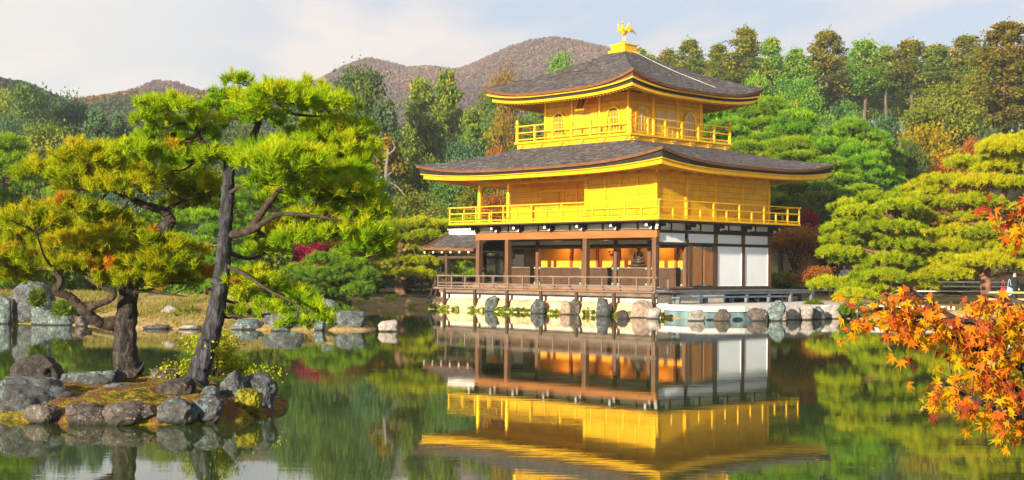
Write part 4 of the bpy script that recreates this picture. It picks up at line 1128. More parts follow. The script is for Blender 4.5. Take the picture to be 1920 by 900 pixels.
# ------------------------------------------------------------------ foliage generators
def needles(mb, C, Dv, tint, rng, n=12, ln=.12, w=.007, cone=.75):
    """tufts of needles at C with main directions Dv"""
    k = len(C)
    d = Dv[:, None] + cone*rng.normal(size=(k, n, 3)); d /= np.linalg.norm(d, axis=2)[..., None]
    e = rng.normal(size=(k, n, 3)); s = np.cross(d, e); s /= np.linalg.norm(s, axis=2)[..., None] + 1e-9
    l_ = ln*rng.uniform(.65, 1.15, (k, n, 1))
    base = C[:, None] + .12*l_*rng.normal(size=(k, n, 3))
    V = np.stack([base - s*w, base + s*w, base + d*l_], 2).reshape(-1, 3)
    t = np.clip(np.repeat(tint, n*3) + np.repeat(rng.normal(0, .05, k*n), 3), 0, 1)
    mb.add(V, np.arange(len(V)).reshape(-1, 3), t)
def pad_tufts(c, r, dens, rng, lump=.35):
    area = math.pi*r[0]*r[1]
    n = max(12, int(dens*area))
    th = rng.uniform(0, 2*math.pi, n); rr = np.sqrt(rng.uniform(0, 1, n))
    x, y = rr*np.cos(th), rr*np.sin(th)
    lu = np.array([mnoise.noise((a*1.9+c[0]*3, b*1.9+c[1]*3, c[2]*3)) for a, b in zip(x, y)])
    edge = 1 + .3*np.array([mnoise.noise((math.cos(a)*1.7+c[0], math.sin(a)*1.7+c[2], 7)) for a in th])
    x *= edge; y *= edge
    dome = np.sqrt(np.clip(1-np.minimum(rr, 1)**2, 0, 1))
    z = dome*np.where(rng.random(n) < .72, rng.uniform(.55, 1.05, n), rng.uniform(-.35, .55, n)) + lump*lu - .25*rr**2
    P = np.stack([c[0]+x*r[0], c[1]+y*r[1], c[2]+z*r[2]], 1)
    D = np.stack([x*.8, y*.8, np.full(n, .75)+.2*z], 1); D /= np.linalg.norm(D, axis=1)[:, None]
    return P, D, lu, z
def pine(name, label, cat, trunk, limbs, pads, leafm, barkm, limbm, seed, dens, nn, ln, w, dpt=.75, group=None, jy=.5, twigs=5, orange=.1, base_tint=.42, brush=0, cone=.75):
    """trunk/limbs: lists of (points in world, radii); pads: (centre world, rx, rz)"""
    rng = np.random.default_rng(seed)
    o = empty(name, tuple(trunk[0][0][0]), 0, label, cat, group)
    inv = np.array(trunk[0][0][0], float)
    def tb(pts, r0, r1):
        p = spline(pts, max(16, 11*len(pts)))
        p = p - inv
        k = np.linspace(0, 1, len(p))
        rad = r0 + (r1-r0)*k**.8
        p[1:-1] += rng.normal(0, 1, (len(p)-2, 3))*rad[1:-1, None]*.05
        return p, rad
    tmb = MB()
    segs = []
    for pts, r0, r1 in trunk:
        p, rad = tb(pts, r0, r1)
        if len(segs) == 0: rad[:3] = rad[:3]*np.array([1.45, 1.2, 1.05])
        tmb.tube(p, rad, 16, rough=.2, rng=rng); segs.append((p, rad))
    tmb.build('trunk', barkm, o)
    for pts, r0, r1 in limbs:
        p, rad = tb(pts, r0, r1)
        MB().tube(p, rad, 10, rough=.2, rng=rng).build('limb', limbm, o); segs.append((p, rad))
    allp = np.concatenate([s[0] for s in segs]); allr = np.concatenate([s[1] for s in segs])
    mb = MB(); tw = MB()
    for c, rx, rz in pads:
        c = np.array(c, float) - inv
        c[1] += rng.normal(0, jy)
        r = (rx, rx*dpt, rz)
        P, D, lu, z = pad_tufts(c, r, dens, rng)
        pt = rng.normal(0, .07)
        if brush:                                # needles stand in brushes at the shoot ends
            k = np.repeat(np.arange(len(P)), brush)
            P = P[k] + rng.normal(0, .028, (len(k), 3)); D = D[k] + rng.normal(0, .25, (len(k), 3)); D /= np.linalg.norm(D, axis=1)[:, None]
            lu = (lu + rng.normal(0, .28, len(lu)))[k]; z = z[k]
        on = np.array([mnoise.noise((q[0]*2.2, q[1]*2.2, q[2]*3+seed)) for q in P])
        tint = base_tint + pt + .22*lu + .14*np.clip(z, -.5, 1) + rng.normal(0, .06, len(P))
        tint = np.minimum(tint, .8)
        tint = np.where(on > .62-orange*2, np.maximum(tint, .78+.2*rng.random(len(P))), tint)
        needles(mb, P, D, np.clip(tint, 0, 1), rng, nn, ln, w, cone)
        # a branch from the nearest limb, and twigs below the pad
        d = np.linalg.norm((allp-c)*np.array([1, 1, 1.6]), axis=1); j = int(np.argmin(d))
        a = allp[j]; e = c + np.array([0, 0, -rz*.25])
        mid = (a+e)/2 + np.array([0, 0, -.08*np.linalg.norm(e-a)]) + rng.normal(0, .05*np.linalg.norm(e-a), 3)
        r0 = min(allr[j]*.6, .1*rx+.004)
        tw.tube(spline([a, mid, e], 9), np.linspace(r0, r0*.4, 9), 6, cap=False)
        for q in range(twigs):
            t_ = P[rng.integers(len(P))]
            tw.tube(spline([mid*.35+e*.65, (e+t_)/2+np.array([0,0,-rz*.2]), t_], 6), np.linspace(r0*.4, r0*.12, 6), 4, cap=False)
    tw.build('twigs', limbm, o)
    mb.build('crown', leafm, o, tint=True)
    return o
def W(pts, Y, dy=None):
    return [at(x, y, Y + (dy[i] if dy else 0)) for i, (x, y) in enumerate(pts)]
def PD(pads, Y, rng):
    out = []
    for x, y, rx, ry, *dy in pads:
        q = Y + (dy[0] if dy else 0)
        out.append((at(x, y, q), rx*q/F, ry*q/F))
    return out
rngp = np.random.default_rng(77)
# ---- leaning pine (right one on the islet)
Ya = 19.1
trk = [(W([(366,722),(384,662),(402,600),(415,520),(421,450),(426,380),(431,303)], Ya), .155, .075)]
lmb = [
 (W([(431,305),(463,276),(480,245),(490,212),(500,185),(486,160)], Ya, [0,0,.1,.15,.2,.25]), .07, .022),
 (W([(431,303),(405,282),(376,264),(370,246),(350,232),(325,235)], Ya, [0,-.1,-.2,-.3,-.35,-.4]), .055, .015),
 (W([(423,442),(470,432),(503,412),(530,401),(590,405),(650,415)], Ya, [0,-.1,-.2,-.2,-.3,-.3]), .06, .016),
 (W([(470,432),(490,400),(517,365),(545,342),(572,330),(625,316)], Ya, [-.1,0,.1,.2,.25,.3]), .062, .016),
 (W([(428,365),(448,350),(468,338),(455,330)], Ya, [0,-.2,-.3,-.3]), .03, .012),
 (W([(490,212),(520,205),(560,215),(610,220),(660,235)], Ya, [.15,.1,.1,.2,.3]), .035, .010),
 (W([(418,495),(460,515),(500,542),(540,562),(580,585)], Ya, [0,-.25,-.4,-.5,-.6]), .03, .009),
 (W([(405,282),(372,300),(345,318),(320,320)], Ya, [-.1,.2,.4,.5]), .025, .009)]
pads_a = [(450,152,30,14),(500,165,58,22),(560,160,42,17),(585,178,40,18),(540,200,75,26),(445,196,45,22),(478,225,60,20),(610,205,60,22),(640,240,60,20),(590,235,55,20),(668,268,40,18),(420,180,30,14),
 (335,218,60,24),(385,205,42,20),(300,232,42,20),(340,255,70,26),(280,262,42,20),(400,240,40,18),(330,292,80,28),(270,290,45,20),(385,300,55,24),(310,320,50,20),
 (540,282,70,26),(600,272,60,24),(500,300,50,22),(655,298,46,26),(575,318,85,28),(640,335,60,26),(690,300,30,20),(520,345,50,20,.6),(655,368,58,26),(600,362,50,20),(688,395,46,30),(630,400,55,22),(700,430,40,30),(720,455,26,22),(660,440,60,24),(690,470,40,22),(610,430,50,20),(560,400,40,18),(520,300,60,24),(560,300,60,24),(620,300,60,24),(665,330,46,24),(680,360,44,26),(640,365,60,24),(560,345,70,24),(520,370,50,20),(700,400,36,26),(660,415,60,26),(590,410,55,20),(630,445,60,20),(710,470,30,18),(560,450,50,18),(500,440,46,18),(360,345,46,18,.8),(500,470,46,16,.7),
 (465,525,55,17),(520,556,50,20),(560,575,44,20),(500,585,40,16),(590,596,34,18),(550,608,32,15),(450,560,36,18),(440,590,32,18)]
pine('leaning_pine', 'slender leaning pine with blue grey trunk at the right of the islet', 'pine tree', trk, lmb, PD(pads_a, Ya, rngp), LM['pine_fg'], M['bark_blue'], M['bark_dark'], 21, 92, 20, .12, .0064, orange=.0, base_tint=.44, brush=4, cone=.55)
# ---- thick pine (left one on the islet)
Yb = 20.2
trk = [(W([(242,704),(234,650),(236,600),(240,555),(247,510),(266,468),(298,437),(320,414)], Yb, [0,0,0,0,0,-.1,-.15,-.2]), .19, .09)]
lmb = [
 (W([(234,607),(192,606),(160,585),(131,556),(106,546),(114,525),(100,505)], Yb, [0,-.15,-.3,-.4,-.5,-.5,-.5]), .095, .04),
 (W([(160,585),(176,574),(204,563),(214,549),(186,534),(166,522)], Yb, [-.3,-.3,-.3,-.35,-.4,-.4]), .06, .03),
 (W([(320,414),(308,396),(270,384),(224,362),(180,342),(118,334)], Yb, [-.2,-.25,-.3,-.3,-.3,-.3]), .085, .02),
 (W([(308,396),(335,380),(365,370),(395,368)], Yb, [-.2,-.1,0,.1]), .035, .012),
 (W([(240,550),(275,545),(310,550),(350,556)], Yb, [0,-.2,-.3,-.35]), .04, .01),
 (W([(100,505),(60,500),(20,490),(-20,492)], Yb, [-.5,-.4,-.4,-.4]), .04, .012),
 (W([(247,510),(200,490),(150,480),(110,478)], Yb, [0,.2,.4,.4]), .05, .014)]
pads_b = [(150,290,40,16),(120,312,70,26),(85,322,44,20),(200,305,60,24),(190,335,70,26),(130,345,50,20),(255,330,62,25),(310,345,55,23),(270,362,60,22),(355,352,50,22),(385,370,36,18),(330,375,50,20),(60,318,28,14),(230,290,35,14),(400,350,25,14),
 (60,428,62,26),(125,418,60,24),(30,450,48,26),(185,432,66,26),(90,455,70,28),(245,450,62,26),(300,460,56,24),(150,465,70,26),(220,480,70,26),(20,485,44,26),(60,498,60,24),(120,500,66,24),(180,505,60,22),(280,495,60,24),(335,490,44,22),(355,515,38,20),(310,525,55,20),(30,520,40,18),(215,528,45,16),(260,528,50,18),(-15,440,45,26),(-15,500,45,24),(370,480,30,18),(160,395,50,18),(100,395,40,16),(210,410,40,16)]
pine('thick_pine', 'thick trunked spreading pine with bent lower limb at the left of the islet', 'pine tree', trk, lmb, PD(pads_b, Yb, rngp), LM['pine_fg'], M['bark'], M['bark_dark'], 22, 88, 20, .12, .0064, orange=.05, base_tint=.46, brush=4, cone=.55)

# ---- garden pines on the right shore
def shore_pine(name, label, Y, trunk_px, limbs_px, pads_px, seed, leafm, dens=40, nn=13, ln=.215, w=.0175, **k):
    pads_px = [(x, y, rx*1.06, ry*1.22) for x, y, rx, ry in pads_px]
    trk = [(W(trunk_px, Y), .30*Y/70, .12*Y/70)]
    lm = [(W(p, Y, [0]*len(p)), .12*Y/70, .04*Y/70) for p in limbs_px]
    return pine(name, label, 'pine tree', trk, lm, PD(pads_px, Y, rngp), leafm, M['bark_red'], M['bark_red'], seed, dens, nn, ln, w, jy=.9, twigs=4, brush=4, cone=.8, **k)
shore_pine('garden_pine', 'layered yellow green pine nearer the pavilion on the right shore', 64.5, [(1676,563),(1670,525),(1660,480),(1672,440),(1665,395),(1650,375)],
 [[(1668,520),(1640,512),(1615,525)],[(1660,478),(1630,470),(1600,465)],[(1668,440),(1700,425)]],
 [(1650,372,40,10),(1615,384,38,10),(1680,388,36,10),(1598,402,38,11),(1650,405,48,12),(1700,405,34,10),(1590,428,40,12),(1640,430,52,12),(1690,432,40,12),(1578,450,34,10),(1625,455,48,12),(1675,460,44,12),(1575,474,42,11),(1620,486,54,13),(1675,490,46,13),(1628,512,34,12),(1650,520,44,12),(1570,536,44,13),(1620,542,46,12),(1665,546,36,11),(1590,556,36,9)], 31, LM['pine_yel'], orange=.04, base_tint=.36)
shore_pine('garden_pine', 'largest bright yellow layered pine at the right edge of the photo', 65.5, [(1852,572),(1848,525),(1852,480),(1862,430),(1880,370),(1905,310),(1930,270)],
 [[(1850,525),(1890,512),(1935,522)],[(1850,520),(1800,510),(1760,505)],[(1862,430),(1810,415),(1770,398)],[(1880,370),(1830,362)],[(1862,432),(1915,440)]],
 [(1900,268,50,14),(1945,262,50,14),(1860,285,48,13),(1910,295,55,14),(1825,305,40,11),(1880,318,56,13),(1940,310,45,13),(1780,342,52,13),(1840,345,56,13),(1900,348,50,13),(1735,355,40,11),(1710,378,40,11),(1765,380,56,13),(1825,380,50,12),(1700,400,38,11),(1750,408,50,13),(1800,410,52,12),(1870,395,50,13),(1930,400,50,13),(1740,432,46,12),(1800,438,56,13),(1865,435,56,14),(1925,440,46,13),(1722,462,44,13),(1780,462,58,14),(1845,465,58,14),(1910,470,54,14),(1710,488,44,13),(1765,492,56,14),(1830,492,56,14),(1895,490,52,13),(1705,512,38,12),(1755,515,50,13),(1810,515,46,12),(1935,500,44,13),(1720,535,34,10)], 32, LM['pine_yel'], orange=.03, base_tint=.5)
# ---- green pine mound on the far shore between bank and porch
shore_pine('garden_pine', 'low deep green pine by the far shore below the crimson maple', 66, [(612,585),(600,560),(612,530),(620,505)],
 [[(605,560),(570,550),(545,548)],[(612,530),(650,525)]],
 [(620,488,40,13),(590,500,40,13),(655,500,40,13),(560,515,36,13),(605,520,48,14),(655,528,44,14),(690,520,26,11),(545,538,34,12),(590,545,48,14),(640,552,46,13),(680,545,30,11),(560,565,34,12),(605,572,44,12),(530,555,26,10)], 33, LM['pine_grn'], orange=-.1, base_tint=.3)
for lab, dx, Y, seed in (('yellow green layered pine left of the porch with two dark trunks', 0, 80, 34), ('layered pine directly behind the porch roof', 82, 82, 35)):
    shore_pine('garden_pine', lab, Y, [(752+dx,560),(748+dx,525),(744+dx,490),(752+dx,455),(748+dx,425)],
     [[(746+dx,500),(715+dx,490)],[(748+dx,470),(790+dx,462)]],
     [(748+dx,425,40,9),(795+dx,422,38,9),(760+dx,445,44,10),(715+dx,440,30,8),(805+dx,446,36,9),(735+dx,462,40,10),(780+dx,466,40,9),(710+dx,480,30,10),(745+dx,488,40,10),(790+dx,492,36,9),(705+dx,500,32,10),(740+dx,512,36,9),(700+dx,518,26,9),(785+dx,515,32,8)], seed, LM['pine_yel'], orange=.02, base_tint=.4, dens=34)
# ------------------------------------------------------------------ woodland trees: a few models of each kind, copied
TV = {}
def add_variant(kind, tr, cr, H, Wd, barkm):
    TV.setdefault(kind, []).append((tr.mesh('trunk', barkm), cr.mesh('crown', LM['broad'], True), H, Wd))
def v_conifer(kind, seed, H=13.0, Wd=6.0, c0=.3, nb=70, cpb=46, size=.5, taper=.75, bark='bark_grey', droop=.25):
    rng = np.random.default_rng(seed)
    tr, cr = MB(), MB()
    z = np.linspace(0, H*.97, 16)
    cx = np.cumsum(rng.normal(0, .05, 16)); cy = np.cumsum(rng.normal(0, .05, 16)); cx -= cx[0]; cy -= cy[0]
    tr.tube(np.stack([cx, cy, z], 1), np.linspace(.24, .03, 16), 8)
    ctr = lambda h: np.array([np.interp(h, z, cx), np.interp(h, z, cy), h])
    for b in range(nb):
        t = rng.beta(1.0, .95)
        h = H*(c0 + (1-c0)*t)
        prof = (np.clip((1-t)*1.25, 0, 1)**taper)*(.45+.55*min(1, t/.22))
        ln = Wd/2*prof*rng.uniform(.55, 1.18) + .25
        a = rng.uniform(0, 2*math.pi)
        p0 = ctr(min(h, H*.965)); d = np.array([math.cos(a), math.sin(a), rng.uniform(.05, .4)])
        e = p0 + d*ln - np.array([0, 0, droop*ln*.5])
        pts = spline([p0, (p0+e)/2 + np.array([0, 0, .12*ln]), e], 5)
        tr.tube(pts, np.linspace(.05, .012, 5), 4, cap=False)
        n = max(8, int(cpb*(.35+.65*ln/(Wd/2))))
        nk = max(2, int(ln*1.6))                     # foliage gathers in clumps along the branch
        ks = rng.uniform(.35, 1.05, nk)
        kk = rng.integers(0, nk, n)
        base = p0 + (e-p0)*ks[kk][:, None]
        cl = .22 + .24*ln/(Wd/2)
        P = base + rng.normal(0, 1, (n, 3))*np.array([cl, cl, cl*.62])
        ct = rng.normal(0, .14, nk)
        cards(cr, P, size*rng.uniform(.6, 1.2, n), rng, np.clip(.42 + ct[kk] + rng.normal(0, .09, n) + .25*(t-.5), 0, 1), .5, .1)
    top = ctr(H*.965)
    P = top + rng.normal(0, 1, (60, 3))*np.array([.25, .25, .4])
    cards(cr, P, size*.8, rng, np.clip(.5+rng.normal(0, .1, 60), 0, 1), .5)
    # dead stubs on the bare stem
    for b in range(10):
        h = H*rng.uniform(.12, max(.2, c0)); a = rng.uniform(0, 6.28); l = rng.uniform(.3, 1.0)
        p0 = ctr(h); tr.tube(spline([p0, p0+np.array([math.cos(a)*l*.5, math.sin(a)*l*.5, .05]), p0+np.array([math.cos(a)*l, math.sin(a)*l, -.1])], 4), [.03,.025,.018,.01], 4, cap=False)
    add_variant(kind, tr, cr, H, Wd, M[bark])
def v_broad(kind, seed, H=11.0, Wd=9.0, c0=.18, nc=64, cpc=135, size=.30, bark='bark', flat=1.0, air=0.0):
    rng = np.random.default_rng(seed)
    tr, cr = MB(), MB()
    tr.tube(spline([(0,0,0),(rng.normal(0,.2),rng.normal(0,.2),H*.25),(rng.normal(0,.3),rng.normal(0,.3),H*.55)], 10), np.linspace(.28, .12, 10), 8)
    # main lobes, then clumps over the lobes
    nl = 9
    lob = []
    for i in range(nl):
        a = 2*math.pi*i/nl*1.0 + rng.normal(0, .5); rr = Wd/2*rng.uniform(.15, .62); zz = rng.uniform(.35, .85)
        lob.append((np.array([rr*math.cos(a), rr*math.sin(a), H*(c0+(1-c0)*zz*(1-.35*rr/(Wd/2)))]), Wd*rng.uniform(.17, .27)))
    lob.append((np.array([rng.normal(0,.4), rng.normal(0,.4), H*.84]), Wd*.2))
    for c, r in lob:
        p0 = np.array([0, 0, H*rng.uniform(.2, .5)])
        tr.tube(spline([p0, (p0+c)/2+rng.normal(0,.3,3), c], 7), np.linspace(.11, .03, 7), 5, cap=False)
    for i in range(nc):
        c, r = lob[rng.integers(len(lob))]
        d = rng.normal(size=3); d[2] = abs(d[2])*1.1-.25; d /= np.linalg.norm(d)
        q = c + d*r*rng.uniform(.7, 1.12)*np.array([1, 1, .8*flat])
        if q[2] > H: q[2] = H - rng.uniform(0, .3)
        if rng.random() < air: continue
        cr_ = Wd*rng.uniform(.045, .09)
        n = int(cpc*rng.uniform(.7, 1.3))
        P = q + rng.normal(0, 1, (n, 3))*np.array([cr_, cr_, cr_*.6])
        cards(cr, P, size*rng.uniform(.6, 1.2, n), rng, np.clip(.45 + rng.normal(0, .15) + rng.normal(0, .09, n), 0, 1), .65, .1)
    add_variant(kind, tr, cr, H, Wd, M[bark])
def v_gpine(kind, seed, H=9.0, Wd=8.0, npad=44, c0=.16):
    rng = np.random.default_rng(seed)
    tr, cr = MB(), MB()
    tp = spline([(0,0,0),(rng.normal(0,.3),rng.normal(0,.3),H*.3),(rng.normal(0,.5),rng.normal(0,.5),H*.6),(rng.normal(0,.4),rng.normal(0,.4),H*.95)], 16)
    tr.tube(tp, np.linspace(.24, .05, 16), 8)
    for i in range(npad):
        t = (i+.5)/npad
        h = H*(c0+(.98-c0)*t)
        R_ = Wd/2*(1-t)**.55*(.55+.45*min(1, t/.2))
        a = i*2.4 + rng.normal(0, .4); rr = R_*math.sqrt(rng.uniform(.05, 1))
        p0 = np.array([np.interp(h, tp[:, 2], tp[:, 0]), np.interp(h, tp[:, 2], tp[:, 1]), h*.97])
        c = p0 + np.array([rr*math.cos(a), rr*math.sin(a), .1*rr])
        tr.tube(spline([p0, (p0+c)/2-np.array([0,0,.1]), c], 6), np.linspace(.07, .02, 6), 5, cap=False)
        rx = rng.uniform(.65, 1.15)*Wd/8
        P, D, lu, z = pad_tufts(c, (rx, rx, .32), 26, rng)
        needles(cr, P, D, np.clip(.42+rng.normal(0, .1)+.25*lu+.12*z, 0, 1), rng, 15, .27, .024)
    add_variant(kind, tr, cr, H, Wd, M['bark_red'])
for s in range(5): v_conifer('cedar', 40+s, c0=.2+.03*s, Wd=6.6, nb=115, cpb=120, size=.40)
for s in range(4): v_conifer('cedar_high', 50+s, c0=.42+.03*s, Wd=5.6, nb=85, cpb=120, size=.40)
v_conifer('cedar_big', 61, H=20, Wd=9, c0=.3, nb=140, cpb=140, size=.45, taper=.45, bark='bark_red', droop=.5)
v_conifer('sapling', 62, H=12, Wd=3.6, c0=.62, nb=34, cpb=40, size=.42)
for s in range(5): v_broad('broad', 70+s, nc=125)
for s in range(2): v_broad('sparse', 80+s, nc=46, cpc=34, size=.3, bark='bark_white', air=.25)
for s in range(3): v_broad('maple', 85+s, H=6, Wd=6, c0=.25, nc=80, cpc=60, size=.26, flat=.6, bark='bark_dark')
for s in range(3): v_broad('shrub', 90+s, H=2.2, Wd=3.0, c0=.0, nc=46, cpc=50, size=.2)
for s in range(4): v_gpine('gpine', 95+s)
for s in range(4): v_gpine('gpine_tall', 120+s, H=12, Wd=9.5, npad=60, c0=.38)
_vi = {}
KN = {'cedar':('cedar_tree','tree'),'cedar_high':('cedar_tree','tree'),'cedar_big':('cedar_tree','tree'),'sapling':('cedar_tree','tree'),'broad':('broadleaf_tree','tree'),'sparse':('bare_tree','tree'),'maple':('maple_tree','maple tree'),'shrub':('shrub','shrub'),'gpine':('garden_pine','pine tree'),'gpine_tall':('slope_pine','pine tree')}
rngt = np.random.default_rng(5)
def plant(kind, x, ytop, w, Y, leaf, label, group=None, zbase=None, bark=None):
    i = _vi.get(kind, 0); _vi[kind] = i+1
    trm, crm, H, Wd = TV[kind][i % len(TV[kind])]
    p = at(x, ytop, Y)
    z0 = (gz(p.x, Y) if zbase is None else zbase) - .1
    h = p.z - z0; wd = w*Y/F
    nm_, cat = KN[kind]
    o = empty(nm_, (p.x, Y, z0), rngt.uniform(0, 6.28), label, cat, group)
    for nme, me in (('trunk', trm), ('crown', crm)):
        c = bpy.data.objects.new(nme, me); col.objects.link(c); c.parent = o
        if nme == 'crown' or bark:
            c.material_slots[0].link = 'OBJECT'; c.material_slots[0].material = LM[leaf] if nme == 'crown' else M[bark]
    o.scale = (wd/Wd, wd/Wd, h/H)
    return o
ORD = ['first','second','third','fourth','fifth','sixth','seventh','eighth','ninth','tenth','eleventh','twelfth','thirteenth','fourteenth','fifteenth','sixteenth','seventeenth','eighteenth','nineteenth','twentieth']
GA = 'tall cedars on the ridge behind the pavilion'
row = [(1218,102,80,'cedar'),(1252,92,85,'cedar'),(1292,74,100,'cedar'),(1346,84,95,'cedar'),(1397,52,115,'cedar'),(1444,72,100,'cedar'),(1492,92,95,'cedar'),(1553,56,125,'cedar'),(1622,76,100,'cedar_high'),(1662,86,90,'cedar_high'),(1708,76,110,'cedar_high'),(1758,84,95,'cedar_high'),(1806,66,95,'cedar_high'),(1842,92,80,'cedar_high')]
for i, (x, y, w, k) in enumerate(row):
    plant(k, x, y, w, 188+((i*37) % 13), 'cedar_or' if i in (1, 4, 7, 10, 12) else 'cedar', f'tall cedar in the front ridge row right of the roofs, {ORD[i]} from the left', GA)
for i in range(17):
    x = 1200 + i*45 + (i*29) % 17
    plant('cedar_high' if i % 3 else 'cedar', x, 92+(i*23) % 24, 95, 214+(i*7) % 9, 'cedar', f'dark cedar in the shaded rear ridge row, {ORD[i]} from the left', 'shaded rear row cedars')
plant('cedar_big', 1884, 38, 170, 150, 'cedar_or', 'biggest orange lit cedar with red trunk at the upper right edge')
plant('sapling', 1828, 126, 60, 150, 'olive', 'slim young cedar with a small top left of the biggest cedar')
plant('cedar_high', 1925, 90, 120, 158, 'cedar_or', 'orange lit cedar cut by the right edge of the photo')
GP = 'bright green pines on the slope right of the pavilion'
for i, (x, y, w, Y) in enumerate([(1300,212,110,104),(1350,190,150,100),(1432,172,165,101),(1505,196,150,96),(1585,214,150,98),(1640,240,110,103),(1395,258,150,88),(1470,250,160,86),(1548,286,150,84),(1610,262,120,94)]):
    plant('gpine_tall', x, y, w*1.5, Y, 'pine_grn', f'bright green slope pine, {["leftmost near the top roof corner","under the right tip of the top roof","tallest of the slope pines","right of the tallest slope pine","left of the dark bushes on the slope","rightmost and highest on the slope","low one beside the top balcony","low one right of the top balcony","just above the right tip of the lower roof","below the gap of bare trunks"][i]}', GP)
